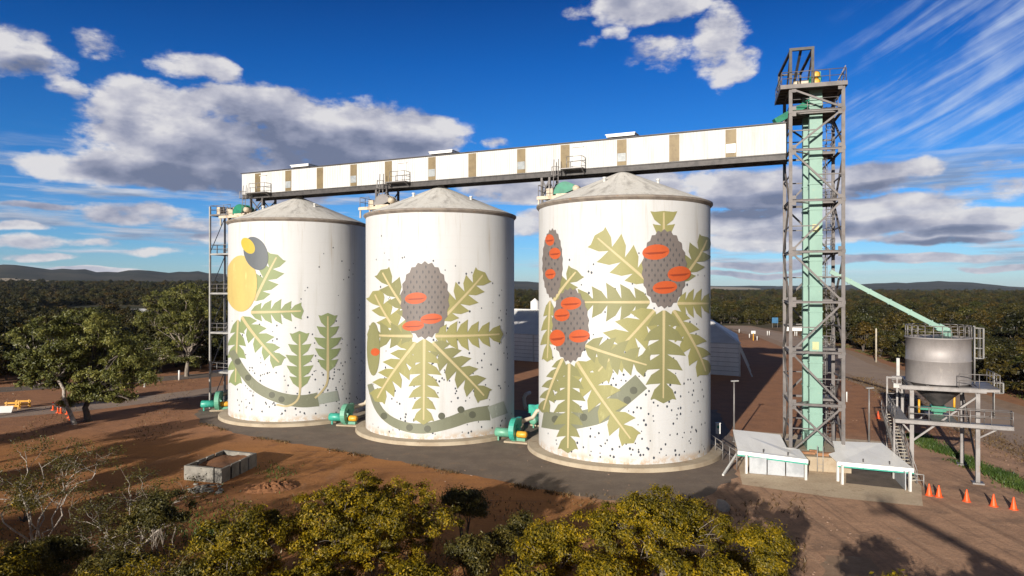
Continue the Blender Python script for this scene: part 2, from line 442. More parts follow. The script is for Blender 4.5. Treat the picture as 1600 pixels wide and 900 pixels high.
dirt = t.mix(t.math('MULTIPLY', t.sstep(t.noise(t.mapping(pos, (1, .25, 1), (0, 0, R_(35))), 0.5, 5, 0.6), 0.55, 0.7), 0.5), dirt, (0.40, 0.215, 0.115))
yard = t.mix(t.sstep(nm, 0.4, 0.66), (0.54, 0.325, 0.205), (0.43, 0.26, 0.165))
yard = t.mix(t.math('MULTIPLY', t.sstep(t.noise(pos, 0.18, 7, 0.7), 0.5, 0.62), 0.75), yard, (0.27, 0.175, 0.12))
yard = t.mix(t.math('MULTIPLY', t.sstep(t.noise(t.mapping(pos, (1, 1, 1), (0, 0, 0), (31, 5, 0)), 0.55, 7, 0.7), 0.66, 0.72), 0.5), yard, (0.46, 0.40, 0.34))
sx = t.node('ShaderNodeSeparateXYZ'); t.link(pos, sx.inputs[0])
edge = t.math('ADD', t.math('ADD', sx.outputs[0], t.math('MULTIPLY', sx.outputs[1], 0.36)), t.math('MULTIPLY', t.math('SUBTRACT', t.noise(pos, 0.16, 6, 0.65), 0.5), 16.0))
trk = t.noise(t.mapping(pos, (1.6, 0.07, 1), (0, 0, R_(-52))), 1.0, 5, 0.6)
yard = t.mix(t.math('MULTIPLY', t.sstep(trk, 0.52, 0.66), 0.6), yard, (0.25, 0.155, 0.105))
trk2 = t.noise(t.mapping(pos, (2.2, 0.06, 1), (0, 0, R_(20))), 1.0, 5, 0.6)
yard = t.mix(t.math('MULTIPLY', t.sstep(trk2, 0.56, 0.68), 0.5), yard, (0.50, 0.33, 0.22))
trk3 = t.noise(t.mapping(pos, (0.07, 1.5, 1), (0, 0, R_(-14))), 1.0, 5, 0.6)
dirt = t.mix(t.math('MULTIPLY', t.sstep(trk3, 0.54, 0.68), 0.55), dirt, (0.24, 0.115, 0.058))
col = t.mix(t.sstep(edge, 23.0, 27.0), dirt, yard)
red = t.mix(t.sstep(nm, 0.4, 0.7), (0.42, 0.205, 0.105), (0.33, 0.165, 0.09))
col = t.mix(t.sstep(sx.outputs[1], 66.0, 76.0), col, red)
col = t.mix(1.0, col, t.ramp(nf, [(0.2, 0.68), (0.8, 1.22)]), 'MULTIPLY')
col = t.mix(1.0, col, t.ramp(ng, [(0.25, 0.72), (0.75, 1.18)]), 'MULTIPLY')
rr = t.vmath('LENGTH', pos, out=1)
scrub = t.mix(t.sstep(t.noise(pos, 0.012, 6, 0.65), 0.42, 0.62), (0.050, 0.050, 0.024), (0.105, 0.085, 0.045))
scrub = t.mix(t.math('MULTIPLY', t.sstep(t.noise(pos, 0.0035, 3, 0.5), 0.55, 0.68), 0.5), scrub, (0.17, 0.14, 0.075))
hillc = t.mix(t.sstep(t.noise(pos, 0.0022, 6, 0.6), 0.4, 0.62), (0.034, 0.036, 0.026), (0.070, 0.062, 0.044))
col = t.mix(t.sstep(t.math('ADD', rr, t.math('MULTIPLY', t.math('SUBTRACT', nb_, 0.5), 120.0)), 200.0, 300.0), col, scrub)
col = t.mix(t.sstep(rr, 2600.0, 3300.0), col, hillc)
t.link(col, b.inputs['Base Color']); b.inputs['Roughness'].default_value = 0.95; b.inputs['Specular IOR Level'].default_value = 0.2
bp = t.node('ShaderNodeBump'); bp.inputs['Strength'].default_value = 0.55; bp.inputs['Distance'].default_value = 0.22
hsum = t.math('ADD', t.math('MULTIPLY', nm, 0.9), t.math('ADD', t.math('MULTIPLY', nf, 0.35), t.math('MULTIPLY', ng, 0.10)))
t.link(hsum, bp.inputs['Height']); t.link(bp.outputs[0], b.inputs['Normal'])
g = MB(); g.add(vs, fs, True)
go = g.build('ground', 'ground'); tag(go, kind='structure')

# pale paddock strip below the left hills, and a thin one on the right
weather('paddock', (0.42, 0.33, 0.22), (0.34, 0.27, 0.18), 0.01, 0.95)
def paddock(a0, a1, r0, r1, lift):
    mb = MB(); n = 40; vs = []; fs = []
    for i in range(n+1):
        a = R_(a0+(a1-a0)*i/n); tp = math.sin(math.pi*min(1, (n-i)/n*1.1+0.02)/2)
        for j in range(7):
            r = r0+(r1-r0)*(j/6)*(0.35+0.65*tp)
            x = r*math.sin(a); y = r*math.cos(a); vs.append((x, y, terrain_h(x, y)+lift))
    for i in range(n):
        for j in range(6): fs.append((i*7+j, (i+1)*7+j, (i+1)*7+j+1, i*7+j+1))
    mb.add(vs, fs, True); o = mb.build('paddock', 'paddock'); tag(o, kind='structure'); return o
paddock(-46, -28.7, 2650, 3260, 4.0)
paddock(16.2, 20.0, 4300, 5300, 3.0)

# ------------------------------------------------------------------ pavings
def wob(pts, amp=0.5, step=1.2, seed=1):
    """resample a closed outline with an irregular edge"""
    r = random.Random(seed); out = []
    n = len(pts)
    for i in range(n):
        a = Vector(pts[i][:2]); b_ = Vector(pts[(i+1) % n][:2]); L = (b_-a).length; k = max(1, int(L/step))
        nrm = Vector((-(b_-a).y, (b_-a).x)).normalized()
        for j in range(k):
            p = a.lerp(b_, j/k)+nrm*(r.uniform(-amp, amp) if amp else 0)
            out.append((p.x, p.y))
    return out
def sheet(name, pts, z, matname, kind='structure'):
    bm = bmesh.new(); f = bm.faces.new([bm.verts.new((p[0], p[1], z)) for p in pts])
    bm.normal_update()
    if f.normal.z < 0: f.normal_flip()
    bmesh.ops.triangulate(bm, faces=bm.faces[:])
    me = bpy.data.meshes.new(name); bm.to_mesh(me); bm.free(); me.materials.append(MATS[matname])
    o = bpy.data.objects.new(name, me); COL.objects.link(o); tag(o, kind=kind); return o
def ground_mat(name, a, b2, c3, sc=0.4, rough=0.9, streak=None):
    m, t, b = new_mat(name); MATS[name] = m
    pos = t.node('ShaderNodeNewGeometry').outputs['Position']
    n1 = t.noise(pos, sc, 7, 0.7); n2 = t.noise(pos, 6, 5, 0.7); n3 = t.noise(pos, 28, 3, 0.7)
    col = t.mix(t.sstep(n1, 0.38, 0.64), a, b2)
    col = t.mix(t.math('MULTIPLY', t.sstep(t.noise(t.mapping(pos, (1, 1, 1), (0, 0, 0), (9, 4, 0)), sc*1.7, 6, 0.7), 0.56, 0.68), 0.8), col, c3)
    col = t.mix(1.0, col, t.ramp(n2, [(0.25, 0.78), (0.75, 1.15)]), 'MULTIPLY')
    col = t.mix(1.0, col, t.ramp(n3, [(0.25, 0.8), (0.75, 1.12)]), 'MULTIPLY')
    t.link(col, b.inputs['Base Color']); b.inputs['Roughness'].default_value = rough
    bp = t.node('ShaderNodeBump'); bp.inputs['Strength'].default_value = 0.4; bp.inputs['Distance'].default_value = 0.06
    t.link(t.math('ADD', n2, t.math('MULTIPLY', n3, 0.4)), bp.inputs['Height']); t.link(bp.outputs[0], b.inputs['Normal'])
ground_mat('asphalt_old', (0.150, 0.112, 0.086), (0.195, 0.148, 0.112), (0.25, 0.160, 0.10))
ground_mat('road_mat', (0.33, 0.235, 0.175), (0.39, 0.28, 0.20), (0.40, 0.26, 0.165), 0.2)
ground_mat('slab', (0.62, 0.49, 0.34), (0.54, 0.41, 0.28), (0.38, 0.26, 0.17), 0.5)
ground_mat('verge_mat', (0.36, 0.235, 0.15), (0.28, 0.18, 0.11), (0.44, 0.34, 0.24), 0.8)
front = [(305,648),(318,662),(380,680),(450,691),(520,703),(600,717),(700,736),(770,750),(830,763),(900,775),(990,786),(1080,790)]
back = [(1150,745),(1150,690),(1120,640)]
pts = [G(*p) for p in front]+[G(*p) for p in back]+[Vector((14, 80, 0)), Vector((-8, 93, 0)), Vector((-30, 103, 0)), Vector((-43, 99, 0))]
sheet('asphalt_apron', wob(pts, 0.28, 0.9, 3), 0.004, 'asphalt_old')
pts = [G(1160,757), G(1300,777), G(1442,791), G(1440,760), G(1380,690), G(1150,672), G(1148,700)]
sheet('concrete_slab', wob(pts, 0.03, 2.0, 4), 0.010, 'slab')
pts = [G(1290,868), G(1355,872), G(1385,905), G(1400,960), G(1265,960), G(1280,905)]
sheet('concrete_patch', wob(pts, 0.2, 0.7, 5), 0.006, 'verge_mat')
def ribbon(name, cl, wd, z, matname, seed=1):
    L = []; Rr = []; r = random.Random(seed)
    cl = [Vector(p) for p in cl]; fine = []
    for a, b_ in zip(cl[:-1], cl[1:]):
        k = max(1, int((b_-a).length/3))
        fine += [a.lerp(b_, i/k) for i in range(k)]
    fine.append(cl[-1])
    for _ in range(6): fine = [fine[0]]+[(fine[i-1]+fine[i]*2+fine[i+1])/4 for i in range(1, len(fine)-1)]+[fine[-1]]
    for i, p in enumerate(fine):
        d = (fine[min(i+1, len(fine)-1)]-fine[max(i-1, 0)]).normalized(); nn = Vector((-d.y, d.x))
        L.append(p+nn*(wd/2+r.uniform(-.2, .2))); Rr.append(p-nn*(wd/2+r.uniform(-.2, .2)))
    mb = MB(); n = len(L)
    mb.add([(p.x, p.y, z) for p in L]+[(p.x, p.y, z) for p in Rr], [(i, n+i, n+i+1, i+1) for i in range(n-1)])
    o = mb.build(name, matname); tag(o, kind='structure'); return o
ROAD_R = [(92, 285), (86, 215), (75, 160), (68.5, 139), (62, 99), (55.5, 72), (52, 40), (51, 5), (52, -40)]
ribbon('road_verge', ROAD_R, 15.0, 0.003, 'verge_mat', 2)
ribbon('road', ROAD_R, 9.0, 0.008, 'road_mat', 3)
ROAD_L = [(-170, 88), (-120, 92), (-85, 101), (-62, 117), (-40, 135), (-15, 170), (30, 235), (86, 262)]
ribbon('side_road', ROAD_L, 6.5, 0.008, 'asphalt_old', 4)
ribbon('track', [(-110, 70), (-80, 78), (-58, 88), (-45, 104), (-38, 122)], 7.0, 0.005, 'road_mat', 5)
# ================================================================= silos
SR = 8.3; EAVE = 23.66; APEX = 27.15
SILO = [(-26.9, 86.3), (-8.05, 77.2), (10.95, 67.4)]
m, t, b = new_mat('silo_white'); MATS['silo_white'] = m
tc = t.node('ShaderNodeTexCoord').outputs['Object']
s3 = t.node('ShaderNodeSeparateXYZ'); t.link(tc, s3.inputs[0])
v = t.mapping(tc, (1, 1, 0.09))
f = t.sstep(t.noise(v, 0.9, 7, 0.65), 0.48, 0.72)
col = t.mix(t.math('MULTIPLY', f, 0.7), (0.535, 0.535, 0.53), (0.435, 0.425, 0.40))
top = t.sstep(s3.outputs[2], 14.0, 23.8)
streak = t.sstep(t.noise(t.mapping(tc, (1, 1, 0.04)), 1.6, 6, 0.7), 0.56, 0.74)
col = t.mix(t.math('MULTIPLY', t.math('MULTIPLY', streak, top), 0.85), col, (0.34, 0.27, 0.19))
low = t.math('SUBTRACT', 1.0, t.sstep(s3.outputs[2], 0.45, 1.3))
col = t.mix(t.math('MULTIPLY', low, t.sstep(t.noise(tc, 1.5, 5, 0.7), 0.4, 0.6)), col, (0.44, 0.33, 0.23))
ring = t.math('ABSOLUTE', t.math('SUBTRACT', t.math('FRACT', t.math('DIVIDE', s3.outputs[2], 1.2)), 0.5))
col = t.mix(t.math('MULTIPLY', t.math('SUBTRACT', 1.0, t.sstep(ring, 0.0, 0.03)), 0.22), col, (0.45, 0.42, 0.38))
t.link(col, b.inputs['Base Color']); b.inputs['Roughness'].default_value = 0.6
bp = t.node('ShaderNodeBump'); bp.inputs['Strength'].default_value = 0.25; bp.inputs['Distance'].default_value = 0.03
t.link(t.math('ADD', t.noise(tc, 0.8, 5, 0.6), t.math('MULTIPLY', t.sstep(ring, 0, .03), 0.12)), bp.inputs['Height']); t.link(bp.outputs[0], b.inputs['Normal'])
# roof cone: weathered pale grey sheeting with dark streaks running down
m, t, b = new_mat('silo_roof'); MATS['silo_roof'] = m
tc = t.node('ShaderNodeTexCoord').outputs['Object']
s3 = t.node('ShaderNodeSeparateXYZ'); t.link(tc, s3.inputs[0])
ang = t.math('ARCTAN2', s3.outputs[1], s3.outputs[0]); rad = t.vmath('LENGTH', t.vmath('MULTIPLY', tc, (1, 1, 0)), out=1)
cv = t.node('ShaderNodeCombineXYZ'); t.link(t.math('MULTIPLY', ang, 4.0), cv.inputs[0]); t.link(t.math('MULTIPLY', rad, 0.22), cv.inputs[1])
f = t.sstep(t.noise(cv.outputs[0], 1.6, 7, 0.7), 0.45, 0.70)
col = t.mix(f, (0.60, 0.58, 0.54), (0.33, 0.31, 0.285))
col = t.mix(t.sstep(t.noise(tc, 1.1, 7, 0.75), 0.52, 0.70), col, (0.52, 0.48, 0.42))
col = t.mix(t.math('MULTIPLY', t.sstep(t.noise(tc, 3.0, 6, 0.8), 0.56, 0.68), .6), col, (0.17, 0.15, 0.135))
t.link(col, b.inputs['Base Color']); b.inputs['Roughness'].default_value = 0.85
bp = t.node('ShaderNodeBump'); bp.inputs['Strength'].default_value = 0.3; bp.inputs['Distance'].default_value = 0.05
t.link(t.noise(tc, 4, 5, .7), bp.inputs['Height']); t.link(bp.outputs[0], b.inputs['Normal'])
weather('rim', (0.26, 0.22, 0.18), (0.16, 0.13, 0.11), 1.0, 0.7, c3=(0.25, 0.13, 0.06))  # dark brown paints in the shadow line below the roof edge

def paint(name, c):
    c = tuple(x*.82 for x in c); weather(name, c, tuple(x*0.88 for x in c), 0.35, 0.6, fine=0.12, stretch=(1, 1, .35), c3=tuple(min(.6, x*1.15+.03) for x in c))
paint('p_olive', (0.345, 0.325, 0.125)); paint('p_olive_dark', (0.27, 0.265, 0.115)); paint('p_green', (0.27, 0.325, 0.145)); paint('p_cream', (0.60, 0.50, 0.27))
paint('p_cone', (0.20, 0.17, 0.155)); paint('p_dot', (0.10, 0.092, 0.096)); paint('p_orange', (0.60, 0.105, 0.025)); paint('p_rust', (0.33, 0.05, 0.015)); paint('p_sage', (0.22, 0.23, 0.155))
paint('p_sage_dark', (0.115, 0.12, 0.085)); paint('p_yellow', (0.66, 0.50, 0.17)); paint('p_slate', (0.13, 0.145, 0.16)); paint('p_speck', (0.045, 0.055, 0.075)); paint('p_lemon', (0.62, 0.47, 0.06)); paint('p_sagepale', (0.40, 0.43, 0.37))
PAINTS = ['p_olive', 'p_olive_dark', 'p_green', 'p_cream', 'p_cone', 'p_dot', 'p_orange', 'p_rust', 'p_sage', 'p_sage_dark', 'p_yellow', 'p_slate', 'p_speck', 'p_lemon', 'p_sagepale']

class Mural:
    """flat paint shapes laid on the curved wall, in wall coordinates (arc length, height)"""
    def __init__(s, c):
        s.c = Vector((c[0], c[1])); s.ch = s.c.normalized(); s.rt = Vector((s.ch.y, -s.ch.x)); s.mb = MB(); s.layer = 0
    def wall(s, px, py):
        d = Vector(((px-800)/F, 1.0)); dz = (450-py)/F
        a = d.dot(d); bq = -2*d.dot(s.c); cq = s.c.dot(s.c)-SR*SR; disc = bq*bq-4*a*cq
        if disc <= 0:      # off the limb: take the limb itself
            k = s.c.dot(d)/a; p = d*k-s.c; th = math.atan2(p.dot(s.rt), -p.dot(s.ch)); Y = k
        else:
            Y = (-bq-math.sqrt(disc))/(2*a); p = d*Y-s.c; th = math.atan2(p.dot(s.rt), -p.dot(s.ch))
        return (th*SR, H+dz*Y)
    def poly(s, pts, paint, px=True, newlayer=True):
        if px: pts = [s.wall(*p) for p in pts]
        if newlayer: s.layer += 1
        off = 0.004+0.0016*s.layer
        bm = bmesh.new()
        try: bm.faces.new([bm.verts.new((p[0], p[1], 0)) for p in pts])
        except ValueError: bm.free(); return
        bm.normal_update()
        bmesh.ops.triangulate(bm, faces=bm.faces[:])
        lo = min(p[0] for p in pts); hi = max(p[0] for p in pts); st = 0.2
        k = math.ceil(lo/st)
        while k*st < hi:
            bmesh.ops.bisect_plane(bm, geom=bm.verts[:]+bm.edges[:]+bm.faces[:], plane_co=(k*st, 0, 0), plane_no=(1, 0, 0)); k += 1
        bm.verts.index_update(); vs = []
        for v_ in bm.verts:
            th = v_.co.x/SR; q = (-s.ch*math.cos(th)+s.rt*math.sin(th))*(SR+off)
            vs.append((q.x, q.y, v_.co.y))
        s.mb.cur = PAINTS.index(paint)
        s.mb.add(vs, [[v_.index for v_ in f_.verts] for f_ in bm.faces], False); bm.free()
    def leaf(s, A, B, wd, n, col, stem='p_cream', sw=2.2):
        """lobed leaf, outline in one piece: rounded outer edges, pointed lobes"""
        A = Vector(A); B = Vector(B); d = B-A; L = d.length; d.normalize(); nn = Vector((-d.y, d.x))
        def side(sg):
            o = []
            for i in range(n):
                t0 = i/n; t1 = (i+1)/n
                prof = (math.sin(math.pi*min(1, 0.22+t0*0.62))**0.7)*(1.0-0.35*t0)
                wv_ = wd*prof*(0.92+0.16*((i*37) % 5)/5)
                notch = wd*(0.20 if i else 0.07)*(1-0.5*t0)
                o.append(A+d*(L*t0)+nn*sg*notch)
                o.append(A+d*(L*(t0+(t1-t0)*0.42))+nn*sg*(notch+(wv_-notch)*0.62))
                o.append(A+d*(L*(t1+(t1-t0)*0.10))+nn*sg*wv_)
                o.append(A+d*(L*(t1+(t1-t0)*0.05))+nn*sg*wv_*0.70)
            return o
        a = side(1); b_ = side(-1)
        pts = [tuple(p) for p in a]+[tuple(B+d*(L*0.06))]+[tuple(p) for p in reversed(b_)]
        s.poly(pts, col)
        if stem:
            s.poly([tuple(A+nn*sw), tuple(B+nn*sw*.5), tuple(B-nn*sw*.5), tuple(A-nn*sw)], stem)
    def oval(s, cx, cy, rx, ry, col, n=28, rot=0.0, nl=True, bump=0):
        pts = []
        for i in range(n):
            a = 2*math.pi*i/n; k = 1+(bump if i % 2 else 0)
            x = rx*math.cos(a)*k; y = ry*math.sin(a)*k
            pts.append((cx+x*math.cos(rot)-y*math.sin(rot), cy+x*math.sin(rot)+y*math.cos(rot)))
        s.poly(pts, col, True, nl)
    def head(s, cx, cy, rx, ry, oranges, base='p_cone', dot='p_dot'):
        """seed head: oval with a lattice of small lozenges and some orange ovals"""
        s.oval(cx, cy, rx, ry, base, 44, bump=0.07); s.layer += 1
        st = 9.4; j = 0; y = cy-ry+5
        while y < cy+ry-3:
            x = cx-rx+(st/2 if j % 2 else 0)
            while x < cx+rx:
                if ((x-cx)/(rx-3.5))**2+((y-cy)/(ry-4))**2 < 1:
                    s.poly([(x-1.5, y), (x, y+3.4), (x+1.5, y), (x, y-3.4)], dot, True, False)
                x += st
            y += st*0.84; j += 1
        for (ox, oy, orx, ory) in oranges:
            s.oval(ox, oy, orx, ory, 'p_orange', 20, -0.1)
            s.poly([(ox-orx*.92, oy+ory*.1), (ox+orx*.92, oy-ory*.1), (ox+orx*.5, oy+ory*.22), (ox-orx*.5, oy+ory*.32)], 'p_rust')
    def band(s, pts, wd, col):
        P_ = [Vector(p) for p in pts]
        for _ in range(2):
            Q = [P_[0]]
            for a, b_ in zip(P_[:-1], P_[1:]): Q += [a*.75+b_*.25, a*.25+b_*.75]
            P_ = Q+[P_[-1]]
        L = []; Rt = []
        for i, p in enumerate(P_):
            d = (P_[min(i+1, len(P_)-1)]-P_[max(0, i-1)]).normalized(); nn = Vector((-d.y, d.x))
            ww = wd if not hasattr(wd, '__len__') else wd[0]+(wd[1]-wd[0])*i/(len(P_)-1)
            L.append(tuple(p+nn*ww)); Rt.append(tuple(p-nn*ww))
        s.poly(L+Rt[::-1], col)
    def specks(s, x0, x1, y0, y1, n, seed, low=2.0):
        r = random.Random(seed); s.layer += 1
        for i in range(n):
            px = r.uniform(x0, x1); u = r.random()**(1/low); py = y0+(y1-y0)*u
            q0 = s.wall(px, py); k = r.uniform(0.06, 0.125); a = r.uniform(0, 3)
            if not (0.9 < q0[1] < EAVE-0.8): continue
            pts = [(q0[0]+k*math.cos(a+2*math.pi*j/6)*(1.0 if j % 2 else .8), q0[1]+k*math.sin(a+2*math.pi*j/6)*1.15) for j in range(6)]
            s.layer += 0.02; s.poly(pts, 'p_speck', False, False)

def mural_left(M):
    M.specks(362, 570, 370, 650, 230, 1, 2.2)
    g = 'p_green'
    M.leaf((398,470), (432,402), 26, 4, g); M.leaf((392,488), (470,486), 22, 5, g)
    M.leaf((372,500), (368,597), 17, 5, g, sw=1.5); M.leaf((378,495), (436,566), 22, 5, g)
    M.leaf((469,606), (468,522), 25, 5, g); M.leaf((512,580), (512,494), 24, 5, g)
    M.band([(362,548),(378,580),(400,606),(435,622),(470,628),(497,624)], (5, 11), 'p_sage'); M.band([(497,624),(528,618)], 8, 'p_sagepale')
    for x, y in ((372,565),(388,590),(425,617),(440,624)): M.oval(x, y, 5, 5, 'p_sage_dark', 12)
    M.band([(512,578),(512,598),(503,612),(492,622)], 1.5, 'p_cream'); M.band([(469,604),(467,625),(450,636),(432,632)], 1.5, 'p_cream')
    M.oval(377, 443, 25, 44, 'p_yellow', 40); 
    M.oval(400, 396, 18, 27, 'p_slate', 30, -0.35); M.oval(388, 384, 9, 14, 'p_lemon', 20, -0.6)
def mural_middle(M):
    M.specks(580, 800, 350, 685, 250, 2, 2.0)
    o = 'p_olive'
    M.band([(578,600),(590,640),(615,662),(655,672),(700,662),(735,648),(765,645)], (4, 12), 'p_sage'); M.band([(765,645),(790,636)], 10, 'p_sagepale')
    for x, y in ((600,650),(640,668),(668,670),(690,650),(720,640),(738,648)): M.oval(x, y, 5.5, 5.5, 'p_sage_dark', 12)
    M.leaf((640,545), (586,460), 24, 5, o); M.leaf((645,500), (598,426), 22, 4, 'p_olive_dark'); M.leaf((690,500), (754,430), 27, 5, o)
    M.leaf((645,525), (578,523), 24, 4, 'p_olive_dark'); M.leaf((680,525), (780,522), 27, 6, o); M.leaf((650,535), (590,622), 28, 6, o)
    M.leaf((676,535), (756,618), 29, 6, 'p_olive_dark'); M.leaf((663,530), (662,656), 30, 7, o)
    M.oval(584, 545, 10, 42, 'p_olive_dark', 24); M.oval(587, 550, 7, 6, 'p_orange', 16)
    M.head(664, 469, 36, 57, [(650,466,17,9), (674,498,17,8), (646,509,17,8)])
def mural_right(M):
    M.specks(846, 1106, 335, 722, 300, 3, 2.4)
    o = 'p_olive'; k = 'p_olive_dark'
    M.band([(848,655),(880,660),(910,655),(940,648),(965,628),(1002,596)], (13, 14), 'p_sage')
    for x, y in ((868,655),(912,652),(980,625),(990,610)): M.oval(x, y, 6, 6, 'p_sage_dark', 12)
    M.leaf((1037,372), (1037,332), 26, 2, o); M.leaf((1012,440), (934,372), 34, 4, o); M.leaf((1062,440), (1104,375), 24, 4, k)
    M.leaf((1015,472), (905,472), 34, 5, k); M.leaf((1058,474), (1107,474), 27, 4, o)
    M.leaf((1052,485), (1102,580), 26, 5, o); M.leaf((1022,485), (935,580), 40, 5, o); M.leaf((1037,485), (1036,622), 38, 6, k)
    M.leaf((866,470), (900,425), 20, 3, k); M.leaf((860,470), (856,560), 14, 4, o, sw=1.5)
    M.leaf((915,540), (1010,570), 32, 5, k); M.leaf((880,560), (850,640), 17, 5, k); M.leaf((902,565), (985,685), 34, 6, o); M.leaf((890,568), (888,700), 29, 7, k)
    M.head(864, 412, 15, 52, [(860,375,7,9), (868,396,9,9), (861,428,8,8)])
    M.head(892, 508, 27, 55, [(893,474,16,10), (879,492,12,10), (872,528,12,13), (906,525,16,10)])
    M.head(1037, 420, 33, 58, [(1024,394,21,12), (1060,428,18,12), (1038,449,19,10)])
SLAB = ['white cylindrical silo farthest left, its mural with a pale yellow oval and green leaves',
        'middle white silo, its mural with one large grey seed head above olive leaves',
        'nearest white silo on the right, its mural crowded with three seed heads and olive leaves']
for i, c in enumerate(SILO):
    root = thing('grain_silo', SLAB[i], 'silo', (c[0], c[1], 0), 0, 'white grain silos in a row')
    mb = MB(); mb.lathe([(SR, 0.40), (SR, EAVE)], 240); mb.build('wall', 'silo_white', root)
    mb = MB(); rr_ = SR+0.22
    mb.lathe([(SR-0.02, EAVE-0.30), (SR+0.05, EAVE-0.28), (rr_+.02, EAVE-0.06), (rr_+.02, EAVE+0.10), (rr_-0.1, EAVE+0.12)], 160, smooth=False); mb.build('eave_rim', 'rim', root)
    mb = MB(); prof = [(rr_-0.02, EAVE+0.121), (SR*0.7, EAVE+0.12+(APEX-EAVE)*0.31), (SR*0.35, EAVE+0.12+(APEX-EAVE)*0.655), (0.38, APEX-0.02), (0.0, APEX)]
    mb.lathe(prof, 48, smooth=False); rf = mb.build('roof', 'silo_roof', root)
    mb = MB(); mb.lathe([(0.42, APEX-0.25), (0.42, APEX+0.25), (0.30, APEX+0.30), (0.30, APEX+0.75), (0, APEX+0.76)], 20); mb.build('filler_cap', 'concrete_grey', rf)
    rv = random.Random(40+i)
    for a in (-2.3, -0.6, 0.5):
        a += rv.uniform(-.2, .2); r = SR*rv.uniform(0.42, 0.6); z = EAVE+0.12+(APEX-EAVE)*(1-r/SR)
        mb = MB(); mb.lathe([(0.13, z-0.1), (0.13, z+0.28), (0.2, z+0.3), (0.17, z+0.42), (0, z+0.44)], 10, (r*math.cos(a), r*math.sin(a), 0)); mb.build('roof_vent', 'white_paint', rf)
    mb = MB(); mb.lathe([(SR-0.3, 0.41), (SR+0.25, 0.42), (SR+1.05, 0.36), (SR+1.1, 0.30), (SR+1.13, 0.0)], 120, smooth=False); mb.build('footing', 'concrete', root)
    M = Mural(c); (mural_left, mural_middle, mural_right)[i](M)
    M.mb.build('mural', PAINTS, root)

# ================================================================= conveyor gallery
GA = Vector((-34.6, 87.5)); GB = Vector((24.27, 60.5)); GL = (GB-GA).length; gd = (GB-GA)/GL
grot = math.atan2(gd.y, gd.x); gn = Vector((-gd.y, gd.x))
def gx(px):      # photo column -> distance along the gallery front
    k = (px-800)/F
    return (k*GA.y-GA.x)/(gd.x-k*gd.y)
GZ0, GZ1 = 27.66, 30.3
m, t, b = new_mat('cladding'); MATS['cladding'] = m
tc = t.node('ShaderNodeTexCoord').outputs['Object']
s3 = t.node('ShaderNodeSeparateXYZ'); t.link(tc, s3.inputs[0])
wave = t.math('SINE', t.math('MULTIPLY', s3.outputs[0], 2*math.pi/0.25))
f = t.sstep(t.noise(t.mapping(tc, (1, 1, .15)), 1.2, 6, 0.65), 0.45, 0.75)
col = t.mix(f, (0.505, 0.50, 0.485), (0.41, 0.395, 0.365))
panel = t.math('LESS_THAN', t.math('FRACT', t.math('DIVIDE', s3.outputs[0], 3.05)), 0.012)
col = t.mix(t.math('MULTIPLY', panel, 0.35), col, (0.35, 0.32, 0.28))
stn = t.sstep(t.noise(t.mapping(tc, (1.4, 1, .10)), 1.5, 6, 0.7), 0.60, 0.76)
col = t.mix(t.math('MULTIPLY', stn, 0.5), col, (0.36, 0.27, 0.18))
t.link(col, b.inputs['Base Color']); b.inputs['Roughness'].default_value = 0.5
bp = t.node('ShaderNodeBump'); bp.inputs['Strength'].default_value = 0.6; bp.inputs['Distance'].default_value = 0.03
t.link(wave, bp.inputs['Height']); t.link(bp.outputs[0], b.inputs['Normal'])
GD = 2.5
gal = thing('conveyor_gallery', 'long white overhead conveyor gallery with tan strips running above the three silos', 'gallery', (GA.x, GA.y, 0), grot)
mb = MB(); mb.bbox((0, 0, GZ0), (GL, GD, GZ1)); mb.build('body', 'cladding', gal)
mb = MB(); mb.add([(-.12, -.14, GZ1+.003), (GL+.05, -.14, GZ1+.003), (GL+.05, GD/2, GZ1+.30), (-.12, GD/2, GZ1+.30), (-.12, GD+.14, GZ1+.003), (GL+.05, GD+.14, GZ1+.003),
                   (-.12, -.14, GZ1+.10), (GL+.05, -.14, GZ1+.10), (GL+.05, GD/2, GZ1+.40), (-.12, GD/2, GZ1+.40), (-.12, GD+.14, GZ1+.10), (GL+.05, GD+.14, GZ1+.10)],
                  [(0, 1, 2, 3), (3, 2, 5, 4), (6, 9, 8, 7), (9, 10, 11, 8), (0, 6, 7, 1), (4, 5, 11, 10), (0, 3, 9, 6), (3, 4, 10, 9), (1, 7, 8, 2), (2, 8, 11, 5)])
mb.build('roof', 'dark_steel', gal)
mb = MB()
for y in (0.12, GD-0.12): mb.ibeam((0, y, GZ0-.30), (GL, y, GZ0-.30), 0.22, 0.56)
x = 0.3; k = 0
while x < GL-1:
    mb.bar((x, .24, GZ0-.2), (x, GD-.24, GZ0-.2), 0.12, 0.2)
    mb.bar((x, .24, GZ0-.42), (min(x+1.5, GL), GD-.24, GZ0-.42), 0.07)
    x += 1.5
mb.build('underframe', 'dark_steel', gal)
weather('pane', (0.36, 0.38, 0.38), (0.26, 0.28, 0.29), 2, 0.25)
for j, px in enumerate((403, 450.5, 500, 552.6, 607, 675, 738, 814.5, 883, 971.5, 1053.5, 1142)):
    x = gx(px); wd = 0.95
    mb = MB()
    for q in range(8):
        xx = x-wd/2+wd*(q+.5)/8; mb.bbox((xx-.042, -.055, GZ0+.03), (xx+.042, -.003, GZ1-.12))
    mb.bbox((x-wd/2, -.025, GZ0+.02), (x+wd/2, -.002, GZ1-.10))
    so = mb.build('translucent_strip', 'tan', gal)
    if j in (1, 3, 5, 7, 9, 11):
        mb = MB(); z0 = GZ0+.45
        for q in range(5): mb.bbox((x-wd*.40, -.085, z0+q*.15), (x+wd*.40, -.06, z0+q*.15+.11))
        mb.bbox((x-wd*.44, -.068, z0-.05), (x+wd*.44, -.057, z0+.75)); mb.build('louvre_vent', 'pane', so)
